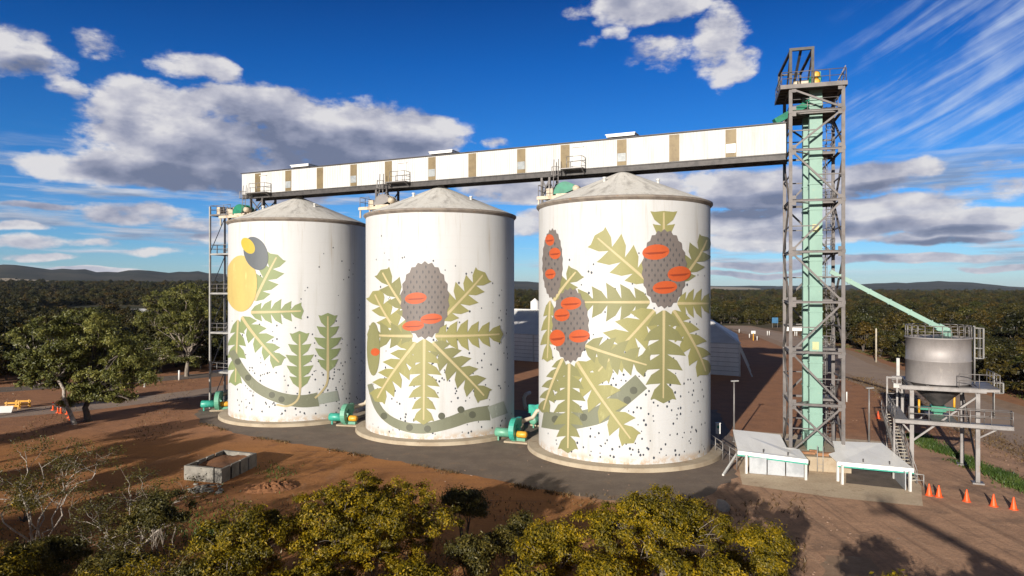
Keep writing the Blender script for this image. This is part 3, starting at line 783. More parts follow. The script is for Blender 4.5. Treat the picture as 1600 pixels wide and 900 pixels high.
for (p0, p1) in ((452, 479), (669, 704), (946, 990)):
    mb = MB(); x0, x1 = gx(p0), gx(p1)
    mb.bbox((x0, .3, GZ1+.32), (x1, GD-.3, GZ1+.52)); mb.prism([(x0-.1, .22), (x1+.1, .22), (x1+.1, GD-.22), (x0-.1, GD-.22)], GZ1+.523, GZ1+.60); mb.build('ridge_vent', 'white_roof', gal)
# doors with balconies, caged ladders and trestle legs over each silo
for (b0, b1, lx, legs) in ((395, 424, 389, (391, 409)), (612, 641, 602, (587, 604)), (884, 915, 873, (846, 858))):
    x0, x1 = gx(b0), gx(b1); z = GZ0+.02
    mb = MB(); dx = (x0+x1)/2+.25
    mb.bbox((dx-.5, -.03, z+.1), (dx+.5, -.004, z+2.1)); mb.bbox((dx-.62, -.12, z+2.15), (dx+.62, -.004, z+2.22)); mb.build('door', 'white_paint', gal)
    mb = MB(); mb.bbox((x0-.2, -1.15, z-.12), (x1, -.02, z-.03))
    for xx in (x0, x1-.1): mb.bar((xx, -1.1, z-.08), (xx, -.01, z-.55), .08)
    mb.rail([(x0+.5, -1.12, z-.03), (x1-.03, -1.12, z-.03), (x1-.03, -.05, z-.03)], 1.1, .035, 1.1); mb.build('balcony', 'galv', gal)
    mb = MB(); xl = gx(lx); mb.ladder((xl, -.95, 24.9), (xl, -.75, z), (1, 0, 0), .5, (0, -1, 0), True, .035); mb.build('caged_ladder', 'galv', gal)
    mb = MB(); a, c_ = gx(legs[0]), gx(legs[1])
    for y in (.15, GD-.15):
        for xx in (a, c_): mb.ibeam((xx, y, GZ0-.6), (xx, y, 23.75 if xx == a else 24.2), .22, .22)
        mb.bar((a, y, GZ0-.7), (c_, y, 25.0), .1); mb.bar((a, y, 25.0), (c_, y, GZ0-.7), .1)
    mb.bar((a, .15, 25.0), (a, GD-.15, GZ0-.8), .1); mb.bar((c_, .15, 25.0), (c_, GD-.15, GZ0-.8), .1)
    mb.build('trestle', 'tower_steel', gal)
# discharge heads on the silo roofs
for i, (px, Yh, hood, lab) in enumerate(((381, 87.2, 'green', 'dark green hooded discharge head on the roof edge of the far left silo'),
                                         (603, 78.0, 'galv', 'grey discharge head with platform on the roof edge of the middle silo'),
                                         (886, 68.8, 'green', 'dark green hooded discharge head on the roof edge of the nearest silo'))):
    X = (px-800)/F*Yh
    hd = thing('discharge_head', lab, 'machine', (X, Yh, 24.0), grot, 'discharge heads on the silo roofs')
    mb = MB(); mb.bbox((-2.6, -1.5, .75), (1.5, 1.6, .9))
    for xx in (-2.5, -1.2, 0.2, 1.4):
        for yy in (-1.4, 1.5): mb.bar((xx, yy, -.35 if xx < -1 else .25), (xx, yy, .76), .14)
    mb.bbox((-2.65, -1.6, .55), (1.55, -1.5, .86)); mb.build('deck', 'beige', hd)
    mb = MB(); mb.rail([(-2.55, 1.5, .9), (-2.55, -1.42, .9), (-1.3, -1.42, .9)], 1.1, .035, 1.0); mb.build('handrail', 'galv', hd)
    mb = MB(); mb.bbox((-.9, -.8, .91), (.9, .8, 1.15)); mb.bbox((-2.0, -.6, .91), (-1.25, .3, 1.75)); mb.bbox((.95, -.5, .5), (1.6, .5, 1.3)); mb.lathe([(0, -1.0), (.32, -1.0), (.32, -.2), (0, -.2)], 14, (1.25, 0, 1.55), axis='y'); mb.build('casing', 'beige', hd)
    mb = MB(); prof = [(0.0, -.75), (1.12, -.75), (1.12, .75), (0.0, .75)]
    mb.lathe(prof, 14, (0, 0, 1.16), a0=-1.6, a1=1.25, axis='y', smooth=False)
    for yy in (-.76, -.25, .25, .72): mb.lathe([(1.1, yy), (1.17, yy), (1.17, yy+.06), (1.1, yy+.06)], 14, (0, 0, 1.16), a0=-1.6, a1=1.25, axis='y', smooth=False)
    mb.build('hood', hood, hd)
def world_thing(name, label, cat, base, group=None):
    """thing whose parts are given in world coordinates"""
    r = thing(name, label, cat, base, 0, group); return r
def wpart(mb, name, mats, root):
    b = root.location
    mb.v = [(v[0]-b[0], v[1]-b[1], v[2]-b[2]) for v in mb.v]
    return mb.build(name, mats, root)

# ================================================================= access tower left of the far silo
at = thing('access_tower', 'slender steel stair and ladder tower standing against the far left silo', 'tower', (-39.35, 89.0, 0), grot)
mb = MB(); W, Dp = 3.6, 2.4
for (x, y) in ((0, 0), (0, Dp)): mb.bar((x, y, 0), (x, y, 26.3), .20)
mb.build('column', 'galv_pale', at)
mb = MB()
for (x, y) in ((1.6, Dp+.1), (W-.4, .3)): mb.tube([(x, y, 0), (x, y, 25.4)], .17, 8)
mb.build('riser_pipe', 'dark_steel', at)
lev = [4.9, 10.0, 15.1, 20.2, 25.3]
for k, z in enumerate(lev):
    mb = MB(); mb.bbox((-.08, -.08, z-.22), (W, .08, z-.04)); mb.bbox((-.08, Dp-.08, z-.22), (W, Dp+.08, z-.04)); mb.bbox((-.08, -.08, z-.22), (.08, Dp, z-.04))
    mb.bbox((.1, .1, z-.05), (W, Dp-.1, z)); pf = mb.build('platform', 'galv_pale' if k < 4 else 'galv', at)
    mb = MB(); mb.rail([(W, 0, z), (0, 0, z), (0, Dp, z), (W, Dp, z)], 1.1, .035, 1.2); mb.build('handrail', 'galv', pf)
    if k == 4:
        mb = MB(); mb.bbox((.6, .5, z), (1.3, 1.3, z+1.0)); mb.bbox((1.9, .9, z), (2.7, 1.8, z+.8)); mb.lathe([(0, 0), (.3, 0), (.3, .9), (0, .9)], 12, (3.2, 1.2, z)); mb.build('machinery', 'beige', pf)
zs = [0]+lev
for k in range(5):
    mb = MB(); x = 2.5 if k % 2 else 3.0
    mb.ladder((x, 1.2, zs[k]), (x, 1.2, zs[k+1]), (1, 0, 0), .5, (0, -1, 0), True, .03); mb.build('caged_ladder', 'galv', at)
mb = MB()
for k in range(5):
    mb.bar((0, 0, zs[k]+.1), (0, Dp, zs[k+1]-.3), .07); mb.bar((0, Dp, zs[k]+.1), (W, Dp, zs[k+1]-.3), .06)
mb.build('bracing', 'galv', at)

# ================================================================= elevator tower
TR = R_(-16); TP = (24.6, 60.3, 0)
tw = thing('elevator_tower', 'tall grey steel lattice tower at the right end of the overhead gallery', 'tower', TP, TR)
TW, TD = 4.25, 5.0
LV = [1.25, 5.47, 10.05, 14.46, 18.9, 23.4, 27.85, 31.24, 33.33]
for (x, y) in ((0, 0), (TW, 0), (0, TD), (TW, TD)):
    mb = MB(); mb.ibeam((x, y, 1.25), (x, y, LV[-1]+.12), .27, .27, (0, 1, 0), .05)
    for z in LV[1:-1]: mb.bbox((x-.17, y-.16, z-.16), (x+.17, y+.16, z+.16))
    mb.bbox((x-.35, y-.35, 1.2), (x+.35, y+.35, 1.3)); mb.build('column', 'tower_steel', tw)
for k, z in enumerate(LV[1:]):
    mb = MB()
    mb.ibeam((.14, -.03, z), (TW-.14, -.03, z), .18, .21); mb.ibeam((.14, TD+.03, z), (TW-.14, TD+.03, z), .16, .2)
    mb.ibeam((-.03, .2, z), (-.03, TD-.2, z), .16, .2); mb.ibeam((TW+.03, .2, z), (TW+.03, TD-.2, z), .16, .2)
    mb.build('ring_beam', 'tower_steel', tw)
for k in range(8):
    z0, z1 = LV[k]+.15, LV[k+1]-.15
    mb = MB(); dn = k in (7, 5, 3, 1)     # falls to the right
    if k == 0:
        mb.bar((.15, -.1, z0), (TW-.15, -.1, z1), .15); mb.bar((.15, -.28, z1), (TW-.15, -.28, z0), .15)
    elif dn: mb.bar((.15, -.1, z1), (TW-.15, -.1, z0), .16)
    else: mb.bar((.15, -.1, z0), (TW-.15, -.1, z1), .16)
    if k < 7:
        zm = (z0+z1)/2
        mb.bar((-.1, .15, z0), (-.1, TD-.15, z1), .16) if k % 2 else mb.bar((-.1, .15, z1), (-.1, TD-.15, z0), .16)
        mb.bar((TW+.1, .15, z1), (TW+.1, TD-.15, z0), .16) if k % 2 else mb.bar((TW+.1, .15, z0), (TW+.1, TD-.15, z1), .16)
        mb.bar((.15, TD+.1, z0), (TW-.15, TD+.1, z1), .16) if k % 2 else mb.bar((.15, TD+.1, z1), (TW-.15, TD+.1, z0), .16)
    if k < 7:          # light intermediate members and gusset plates
        zc = (z0+z1)/2
        mb.bar((TW*.5, -.06, zc), (.15 if not dn else TW-.15, -.06, zc), .09)
        mb.bar((.15, TD+.06, zc), (TW-.15, TD+.06, zc), .10); mb.bar((TW+.06, .15, zc), (TW+.06, TD-.15, zc), .10); mb.bar((-.06, .15, zc), (-.06, TD-.15, zc), .10)
        mb.bar((.2, .2, z1+.12), (TW-.2, TD-.2, z1+.12), .10); mb.bar((TW*.5, 4.4, z0), (TW*.5, 4.4, z1), .12)
    for (gx_, sg) in ((.26, 1), (TW-.26, -1)):
        for zz in (z0+.12, z1-.12): mb.box((gx_, -.19, zz), (.36, .025, .32))
    mb.build('bracing', 'tower_steel', tw)
mb = MB(); z = LV[-1]+.15
mb.bbox((-.8, -.28, z), (TW+.25, TD+.35, z+.06))
for yy in np.linspace(-.2, TD+.25, 6): mb.bar((-.8, yy, z-.11), (TW+.2, yy, z-.11), .12, .2)
mb.bbox((-.82, -.34, z-.26), (TW+.28, -.285, z+.10)); mb.bbox((TW+.255, -.28, z-.26), (TW+.31, TD+.35, z+.10)); mb.bbox((-.86, -.28, z-.26), (-.81, TD+.35, z+.10))
tp = mb.build('top_platform', 'tower_steel', tw); z += .06
mb = MB(); mb.rail([(-.75, TD+.3, z), (-.75, -.22, z), (TW+.2, -.22, z), (TW+.2, TD+.3, z), (-.75, TD+.3, z)], 1.15, .04, 1.3); mb.bar((TW-.5, .6, z), (TW+.3, .6, z+1.6), .08); mb.build('handrail', 'tower_steel', tp)
mb = MB()
for x in (0, 1.8): mb.ibeam((x, -.05, z), (x, -.05, 36.6), .22, .22, (0, 1, 0)); 
mb.bar((-.12, -.05, 36.7), (1.92, -.05, 36.7), .24)
for x in (-.5, 1.4): mb.bar((x, TD, z), (x, TD, 36.0), .18)
mb.bar((0, 0, 36.6), (-.5, TD, 36.0), .2); mb.bar((1.8, 0, 36.6), (1.4, TD, 36.0), .2); mb.bar((.9, .2, 36.9), (.5, 4.2, 33.6), .2)
mb.bar((0, 0, 36.5), (0, 3.6, z), .14); mb.bar((1.8, 0, 36.5), (1.7, 3.6, z), .14); mb.bar((-.5, TD, 36), (1.4, TD, 36), .14)
mb.build('hoist_frame', 'dark_steel', tw)
mb = MB(); mb.lathe([(0, .0), (.25, .02), (.32, .25), (.25, .5), (0, .55)], 12, (.55, .5, z)); mb.bbox((.9, .3, z), (1.5, 1.0, z+.5)); mb.build('winch', 'beige', tp)
for k, z in enumerate(LV[1:8]):
    mb = MB(); zz = z+.16
    full = k == 6
    if full: mb.bbox((.2, .9, zz), (TW-.2, TD-.2, zz+.05)); 
    else: mb.bbox((2.75, 2.5, zz), (TW-.2, TD-.2, zz+.05))
    for yy in ((1.0, 2.4, 3.8, 4.7) if full else (2.6, 3.7, 4.7)): mb.bar((.2 if full else 2.7, yy, zz-.09), (TW-.2, yy, zz-.09), .1, .16)
    pf = mb.build('platform', 'tower_steel', tw)
    mb = MB(); zz += .05
    if full: mb.rail([(.25, .95, zz), (TW-.25, .95, zz), (TW-.25, TD-.25, zz), (.25, TD-.25, zz), (.25, .95, zz)], 1.1, .035, 1.2)
    else: mb.rail([(2.8, TD-.25, zz), (2.8, 2.55, zz), (TW-.25, 2.55, zz), (TW-.25, TD-.25, zz)], 1.1, .035, 1.2)
    mb.build('handrail', 'galv', pf)
    mb = MB(); x = 3.2 if k % 2 else 3.75
    mb.ladder((x, 4.0, LV[k]+(.2 if k else 0)), (x, 4.0, z+.2), (1, 0, 0), .45, (0, -1, 0), True, .032); mb.build('caged_ladder', 'galv', tw)
mb = MB(); mb.bbox((-.35, -1.3, 0), (TW+.4, TD+.6, 1.22)); mb.bbox((.6, -1.35, 1.0), (3.6, -1.31, 1.2)); pl = mb.build('plinth', 'concrete', tw)
mb = MB(); mb.ladder((2.2, -1.42, 0), (2.2, -1.42, 1.2), (1, 0, 0), .45, (0, -1, 0), False, .03); mb.build('step_ladder', 'galv_pale', pl)
mb = MB()
for (x, y, z, l, q) in ((1.2,-.6,1.3,1.4,.2),(2.5,-.9,1.3,.9,.25),(3.2,-.5,1.32,1.1,.18),(1.8,-.2,1.35,.6,.3)): mb.box((x, y, z+.08), (l, .25, q))
mb.build('boot_frame', weather('rust', (.30, .15, .07), (.2, .09, .04), 2, .8), tw)

# bucket elevator
be = thing('bucket_elevator', 'pale mint green bucket elevator shaft standing inside the grey lattice tower', 'elevator', TP, TR)
mb = MB(); mb.bbox((1.72, 1.3, 1.25), (2.78, 2.2, 33.6))
z = 2.2
while z < 33: mb.bbox((1.66, 1.24, z-.06), (2.84, 2.26, z+.06)); z += 2.28
z = 3.4
mb.build('front_shaft', 'pale_green', be)
mb = MB(); mb.bbox((1.42, 3.1, 1.25), (2.45, 4.0, 33.4)); z = 2.2
while z < 33: mb.bbox((1.37, 3.05, z-.06), (2.50, 4.05, z+.06)); z += 2.28
mb.build('rear_shaft', 'pale_green', be)
mb = MB(); mb.bbox((1.5, 1.1, 1.24), (2.8, 4.1, 2.6)); mb.build('boot', 'pale_green', be)
mb = MB(); mb.bbox((1.75, 1.35, 33.6), (2.7, 3.6, 34.2)); mb.lathe([(0, 1.3), (.5, 1.3), (.5, 3.6), (0, 3.6)], 20, (2.22, 0, 34.35), axis='y'); mb.bbox((1.85, .95, 33.62), (2.6, 1.28, 34.9)); hdp = mb.build('head', 'green', be)
mb = MB(); mb.lathe([(0, .90), (.22, .90), (.34, .94), (0, .945)], 20, (2.22, 0, 34.62), axis='y'); mb.lathe([(0, .90), (.22, .90), (.34, .94), (0, .945)], 20, (2.22, 0, 34.0), axis='y'); mb.bbox((1.9, .86, 33.45), (2.6, .93, 33.62)); mb.build('drive_guard', 'yellow', hdp)
mb = MB(); mb.bar((1.75, 1.9, 32.4), (-1.2, 1.4, 30.75), .8, .55); mb.build('discharge_spout', 'green', be)
# inspection door plates
weather('plate', (.42, .46, .25), (.5, .42, .2), 3)
for z in (10.2, 20.7): mb = MB(); mb.bbox((1.95, 1.285, z), (2.5, 1.297, z+.7)); mb.build('inspection_plate', 'plate', be)

# ================================================================= grain chute
ca = Vector((28.7, 61.6, 17.2)); cb = Vector((36.75, 58.5, 12.25))
ch = world_thing('grain_chute', 'pale mint green sloping chute running from the lattice tower down to the round steel bin', 'chute', (ca.x, ca.y, ca.z))
mb = MB(); mb.bar(ca, cb, .42, .38)
d = (cb-ca).normalized()
for k in range(1, 6):
    p = ca.lerp(cb, k/5.5); mb.bar(p-d*.05, p+d*.05, .54, .5)
wpart(mb, 'tube', 'pale_green', ch)
mb = MB(); mb.bar(cb-d*.3, cb+d*.55, .62, .62); mb.bar(cb+d*.45+Vector((0, 0, .1)), cb+d*.5+Vector((0, 0, -.75)), .6, .55); wpart(mb, 'outlet_hood', 'pale_green', ch)

# ================================================================= steel hopper bin
HP = (36.6, 58.7, 0); HR = R_(-24)
hb = thing('hopper_bin', 'round grey steel bin with cone bottom standing on four legs beside the road', 'bin', HP, HR)
hx, hy = 2.3, 3.2
mb = MB(); BR_ = 2.42
mb.lathe([(BR_, 7.65), (BR_, 9.5), (BR_+.05, 9.53), (BR_+.05, 9.6), (BR_, 9.63), (BR_, 11.4), (BR_+.1, 11.42), (BR_+.1, 11.52), (BR_-.12, 11.54), (BR_-.12, 11.3), (0, 11.75)], 72, smooth=False)
sh = mb.build('shell', 'bin_steel', hb)
for p in sh.data.polygons: p.use_smooth = True
mb = MB(); mb.lathe([(BR_-.12, 7.64), (2.05, 7.2), (.5, 5.75), (.42, 5.6), (0, 5.59)], 40); mb.build('hopper_cone', 'dark_steel', hb)
pts = [(BR_*math.cos(2*math.pi*k/24), BR_*math.sin(2*math.pi*k/24), 11.5) for k in range(25)]
mb = MB(); mb.rail(pts, 1.0, .035, 1.4); mb.build('top_handrail', 'galv', hb)
for sx_ in (-1, 1):
    for sy_ in (-1, 1):
        mb = MB(); mb.ibeam((sx_*hx, sy_*hy, .12), (sx_*hx, sy_*hy, 7.2), .29, .29, (0, 1, 0), .05); mb.bbox((sx_*hx-.4, sy_*hy-.4, 0), (sx_*hx+.4, sy_*hy+.4, .12)); mb.build('leg', 'galv', hb)
mb = MB()
for sy_ in (-1, 1): mb.ibeam((-hx-.9, sy_*hy, 7.44), (hx+.6, sy_*hy, 7.44), .24, .34)
for sx_ in (-1, 1): mb.ibeam((sx_*hx, -hy+.16, 7.418), (sx_*hx, hy-.16, 7.418), .26, .40)
for xx in (-1.1, 1.1): mb.ibeam((xx, -hy+.16, 7.415), (xx, hy-.16, 7.415), .2, .36)
mb.bbox((hx+.15, -hy-.1, 7.60), (hx+1.5, 1.2, 7.65)); mb.bbox((1.0, -hy-.25, 7.645), (hx+1.45, -hy+.6, 7.66)); mb.bar((hx+.2, 1.1, 7.5), (hx+1.5, 1.1, 7.5), .1, .2); mb.bar((hx+.2, -hy, 7.45), (hx+1.5, -hy, 7.5), .1, .2)
mb.build('deck_frame', 'galv', hb)
mb = MB(); mb.rail([(1.0, -hy-.22, 7.66), (hx+1.45, -hy-.22, 7.66), (hx+1.45, 1.15, 7.66)], 1.1, .035, 1.2); mb.build('deck_handrail', 'galv', hb)
mb = MB(); mb.ladder((BR_+.25, .2, 7.66), (BR_+.25, .2, 11.5), (0, 1, 0), .45, (1, 0, 0), True, .04); mb.build('caged_ladder', 'galv_pale', hb)
mb = MB(); mb.ladder((hx+1.6, -.5, 4.9), (hx+1.6, -.5, 7.66), (0, 1, 0), .45, (1, 0, 0), True, .04); mb.build('caged_ladder', 'galv_pale', hb)
mb = MB()
mb.bar((-hx, -hy, 3.0), (hx, -hy, 7.0), .14); mb.bar((hx, -hy+.1, 1.2), (hx, hy, 6.6), .14); mb.bar((-hx, hy, 2.6), (hx, hy, 6.8), .12); mb.bar((-hx, -hy, 6.6), (-hx, hy, 3), .12)
mb.bar((hx, -hy, 3.6), (hx+1.6, -hy-.4, 4.75), .12); mb.bar((-hx, -hy, 3.6), (-hx-.9, -hy, 4.7), .12); mb.bar((-hx, hy, 5.8), (-hx-.9, hy-.3, 7.2), .12)
mb.build('bracing', 'galv', hb)
mb = MB(); z = 4.9
mb.bbox((-hx-1.3, -hy-1.0, z-.06), (hx+2.2, -hy-.2, z)); mb.ibeam((-hx-1.3, -hy-1.0, z-.17), (hx+2.2, -hy-1.0, z-.17), .12, .26); mb.ibeam((-hx-1.3, -hy-.22, z-.17), (hx+2.2, -hy-.22, z-.17), .1, .2)
mb.bbox((-hx-1.3, -hy-.2, z-.06), (-hx-.35, hy, z)); mb.bar((-hx-1.3, -hy-.2, z-.14), (-hx-1.3, hy, z-.14), .1, .18)
mb.bbox((-.9, -hy-.2, z-.06), (.9, .8, z-.02))
wk = mb.build('walkway', 'galv', hb)
mb = MB(); mb.rail([(-hx-.3, -hy-.98, z), (hx+2.15, -hy-.98, z), (hx+2.15, -hy-.25, z)], 1.1, .04, 1.5); mb.rail([(hx+2.15, -hy-.25, z), (.95, -hy-.25, z)], 1.1, .035, 1.5); mb.rail([(-hx-1.28, -hy-.6, z), (-hx-1.28, hy-.1, z), (-hx-.4, hy-.1, z)], 1.1, .04, 1.4); mb.build('handrail', 'galv', wk)
mb = MB(); mb.bbox((-.55, -.55, 5.15), (.55, .55, 5.6)); mb.bbox((-1.6, -.3, 5.2), (-.55, .3, 5.45)); mb.bbox((-.35, -.4, 4.3), (.35, .4, 5.15)); mb.bbox((.55, -.25, 5.25), (1.3, .25, 5.5)); mb.build('slide_gate', 'green', hb)
mb = MB(); mb.tube([(-1.7, -2.6, 5.3), (-1.7, -2.6, 6.4)], .09); mb.build('actuator', 'yellow', hb); mb = MB(); mb.tube([(1.3, .6, 5.0), (1.3, .6, 6.9)], .09); mb.v = mb.v[:]; mb.build('actuator', 'yellow', hb)
mb = MB(); mb.bbox((-hx-.55, hy-.5, 7.7), (-hx-.3, hy-.2, 9.3)); mb.bbox((-hx-.8, hy-.6, 6.6), (-hx-.2, hy-.2, 7.0)); mb.build('flood_lamp', 'galv_pale', hb)
mb = MB()   # vertical access ladder frames on the left
for xx in (-hx-1.3, -hx-.5): mb.bar((xx, hy-.4, 0), (xx, hy-.4, 7.6), .14)
mb.bar((-hx-1.3, hy-.4, 7.5), (-hx, hy-.4, 7.5), .16); mb.build('side_frame', 'galv', hb)
mb = MB(); mb.bar((-hx-1.3, -hy-.3, 4.83), (-hx-1.3, -hy-.3, 0), .14); mb.build('walkway_post', 'galv', hb)

# stairs up to the bin walkway
st = world_thing('steel_stair', 'grey steel stair with handrails rising from the right canopy towards the bin', 'stair', (31.9, 54.6, 0))
p0 = Vector((32.0, 54.8, 0)); p1 = Vector((33.1, 60.2, 4.85)); dr = (p1-p0); hd_ = Vector((dr.x, dr.y, 0)).normalized(); sd = Vector((hd_.y, -hd_.x, 0))
mb = MB()
for sg in (-.45, .45): mb.bar(p0+sd*sg, p1+sd*sg, .07, .28)
wpart(mb, 'stringer', 'galv', st)
mb = MB()
for k in range(1, 22): mb.box(p0.lerp(p1, k/22), (.84, .24, .04), (sd, hd_, Vector((0, 0, 1))))
wpart(mb, 'tread', 'wood_pale', st)
mb = MB()
for sg in (-.47, .47):
    for k in range(6): q = p0.lerp(p1, k/5)+sd*sg; mb.tube([q, q+Vector((0, 0, 1.05))], .035, 5)
    for h in (.55, 1.05): mb.tube([p0+sd*sg+Vector((0, 0, h)), p1+sd*sg+Vector((0, 0, h))], .035, 5)
wpart(mb, 'handrail', 'galv', st)
mb = MB(); mid = p0.lerp(p1, .5)
for sg in (-.45, .45): mb.bar(mid+sd*sg-Vector((0, 0, .15)), Vector((mid.x, mid.y, 0))+sd*sg, .1)
wpart(mb, 'support', 'galv_pale', st)
mb = MB(); mb.rail([p0+Vector((-.3, -.5, 0)), p0+Vector((.5, -.9, 0))], .95, .04, .9); wpart(mb, 'gate', 'galv_pale', st)

# ================================================================= receival canopies
def canopy(label, roofpx, posts, zr, front, gutter_mat='teal'):
    fr = [G(*roofpx[i], zr) for i in front]; fy = (fr[0].y+fr[1].y)/2; P_ = []
    for (x, y) in roofpx:            # roof falls towards the front
        z = zr
        for _ in range(8): p = G(x, y, z); z = zr+max(0, (p.y-fy-.9))*.17
        P_.append(G(x, y, z) if (x, y) not in [roofpx[i] for i in front] else G(x, y, zr))
    base = sum((Vector(p) for p in P_), Vector())/len(P_); base.z = 0
    r = world_thing('canopy', label, 'canopy', base, 'white canopies at the foot of the tower')
    mb = MB(); nn_ = len(P_); mb.add([tuple(p) for p in P_]+[(p.x, p.y, p.z-.06) for p in P_], [tuple(range(nn_)), tuple(range(nn_, 2*nn_))[::-1]]+[(i, nn_+i, nn_+(i+1) % nn_, (i+1) % nn_) for i in range(nn_)])
    # rib seams of the roof sheeting
    a, b_ = P_[front[0]], P_[front[1]]; 
    ro = wpart(mb, 'roof', 'white_roof', r)
    mb = MB(); n = (b_-a); n = Vector((n.y, -n.x, 0)).normalized()
    if n.y > 0: n = -n
    mb.bar(a+n*.04+Vector((0, 0, -.10)), b_+n*.04+Vector((0, 0, -.10)), .07, .30); wpart(mb, 'fascia', 'white_roof', r)
    mb = MB(); mb.bar(a+n*.12+Vector((0, 0, -.30)), b_+n*.12+Vector((0, 0, -.30)), .12, .10); wpart(mb, 'gutter', gutter_mat, r)
    for (px, py) in posts:
        q = G(px, py); mb = MB(); mb.bar((q.x, q.y, 0), (q.x, q.y, zr-.06), .17); wpart(mb, 'post', 'white_paint', r)
    mb = MB()
    for k in (.35, .7):
        q = a.lerp(b_, k)-n*.6; mb.tube([(q.x, q.y, zr-.04), (q.x, q.y, zr+.32)], .05, 6)
    wpart(mb, 'roof_pin', 'dark_steel', r)
    return r, a, b_, n
lc, a, b_, n = canopy('low white canopy with grey sheet wall panels left of the lattice tower foot', [(1145,671),(1219,679),(1229,699),(1249,702),(1263,719),(1153,705)], [(1166,740), (1259,750)], 1.65, (5, 4))
mb = MB(); p = G(1169, 741)-n*.25; q = G(1256, 748)-n*.25
for k in range(3):
    u = p.lerp(q, k/3+.01); v = p.lerp(q, (k+1)/3-.01); mb.bar((u.x, u.y, .72), (v.x, v.y, .72), .035, 1.35)
wpart(mb, 'wall_panel', 'panel_grey', lc)
mb = MB(); mb.bar(G(1164, 690, 1.66), (G(1172, 760).x-1.2, G(1172, 745).y+.3, .05), .16); wpart(mb, 'brace', 'white_paint', lc)
mb = MB(); u = G(1158, 735); mb.rail([(u.x-.6, u.y+7.6, 0), (u.x-.5, u.y+3.5, 0), (u.x-.3, u.y+.2, 0)], 1.6, .05, 2.2); wpart(mb, 'side_rail', 'galv', lc)
rc, a, b_, n = canopy('low open white canopy on posts right of the lattice tower foot', [(1301,689),(1378,692),(1428,733),(1309,722),(1295,709),(1305,706)], [(1316,757), (1422,768), (1309,752), (1397,748)], 1.6, (3, 2))
mb = MB(); u = G(1415, 767); v = G(1398, 749); mb.bar((u.x, u.y, .75), (v.x, v.y, .75), .06, 1.4); wpart(mb, 'side_panel', 'panel_grey', rc)
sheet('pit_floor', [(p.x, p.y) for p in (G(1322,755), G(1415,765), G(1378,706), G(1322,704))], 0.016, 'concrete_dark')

# ================================================================= aeration fans
def fan_parts(root, green, motor_long=1.3):
    mb = MB(); mb.bbox((-1.0, -.85, 0), (1.5, .9, .16)); mb.build('base_slab', 'concrete', root)
    mb = MB(); mb.lathe([(0, -2.2), (.40, -2.2), (.46, -2.1), (.46, -.75), (.38, -.7), (.38, -.45), (0, -.45)], 20, (0, 0, .85), axis='x'); mb.bar((-1.9, 0, 0), (-1.9, 0, .45), .16); mb.build('inlet_silencer', green, root)
    mb = MB(); R0, R1 = .55, 1.12    # scroll casing: thick rounded housing
    prof = [(R0, -.42), (R1, -.42), (R1+.05, -.40), (R1+.05, .12), (R1, .14), (R0, .14), (R0, -.42)]
    mb.lathe(prof, 26, (0, 0, 1.25), axis='x', smooth=False); mb.bbox((-.36, .2, 1.3), (.10, 1.6, 2.25)); mb.build('scroll_casing', 'fan_green' if green != 'fan_green' else 'teal', root)
    mb = MB(); mb.lathe([(0, .16), (.30, .16), (.33, .2), (.33, 1.1), (.24, 1.22), (0, 1.22)], 18, (0, -.1, .80), axis='x'); mb.build('motor', 'yellow', root)
    mb = MB(); mb.bbox((.15, -.35, .16), (1.1, .2, .46)); mb.bar((-.2, -.5, .16), (-.2, -.2, .6), .14); mb.bar((.0, -.55, .1), (.25, -.2, .7), .16); mb.build('motor_frame', 'fan_green', root)
    mb = MB(); mb.tube([(-.1, 1.5, 1.7), (.1, 2.1, 1.75), (.9, 2.7, 2.0), (1.3, 3.0, 2.7), (2.3, 3.3, 2.95), (3.6, 3.5, 2.95)], .22, 10); mb.build('duct', 'beige', root)
for (px, py, rot, gr, lab) in ((543, 664, R_(-12), 'teal', 'green aeration fan with yellow motor between the far left and middle silos'),
                               (806, 690, R_(-20), 'fan_green', 'green aeration fan with yellow motor at the gap between middle and nearest silos'),
                               (846, 664, R_(60), 'fan_green', 'green aeration fan half hidden behind the left edge of the nearest silo'),
                               (343, 641, R_(10), 'teal', 'green and yellow aeration fan at the foot of the slender access tower')):
    q = G(px, py); r = thing('aeration_fan', lab, 'fan', (q.x, q.y, 0.004), rot, 'aeration fans at the silo feet'); fan_parts(r, gr)

# ================================================================= cones and small furniture
cproto = None
def cone_mesh():
    mb = MB(); mb.prism([(.30*math.cos(a)*1.15, .30*math.sin(a)*1.15) for a in [math.pi/4*k+math.pi/8 for k in range(8)]], 0, .05)
    return mb
for (px, py, lab) in ((1451.8,774,'orange traffic cone nearest the white canopy, first of the row of five'), (1467,776.5,'orange traffic cone second from the canopy in the row of five'),
                      (1510.5,783.5,'orange traffic cone in the middle of the row of five'), (1552.5,791,'orange traffic cone second from the right in the row of five'),
                      (1583.8,796,'orange traffic cone farthest right in the row of five'), (1372,654,'lone orange traffic cone standing in the shade behind the steel bin')):
    q = G(px, py)
    if cproto is None:
        r = thing('traffic_cone', lab, 'cone', (q.x, q.y, .004), .3, 'orange traffic cones'); r.scale = (.85, .85, .92)
        cone_mesh().build('base', 'orange', r)
        mb = MB(); mb.lathe([(.27, .05), (.25, .09), (.055, .92), (.05, .96), (0, .965)], 20); mb.build('cone_body', 'orange', r); cproto = r
    else:
        r = copy_tree(cproto); r.location = (q.x, q.y, .004); r['label'] = lab; r.rotation_euler.z = px
bproto = None
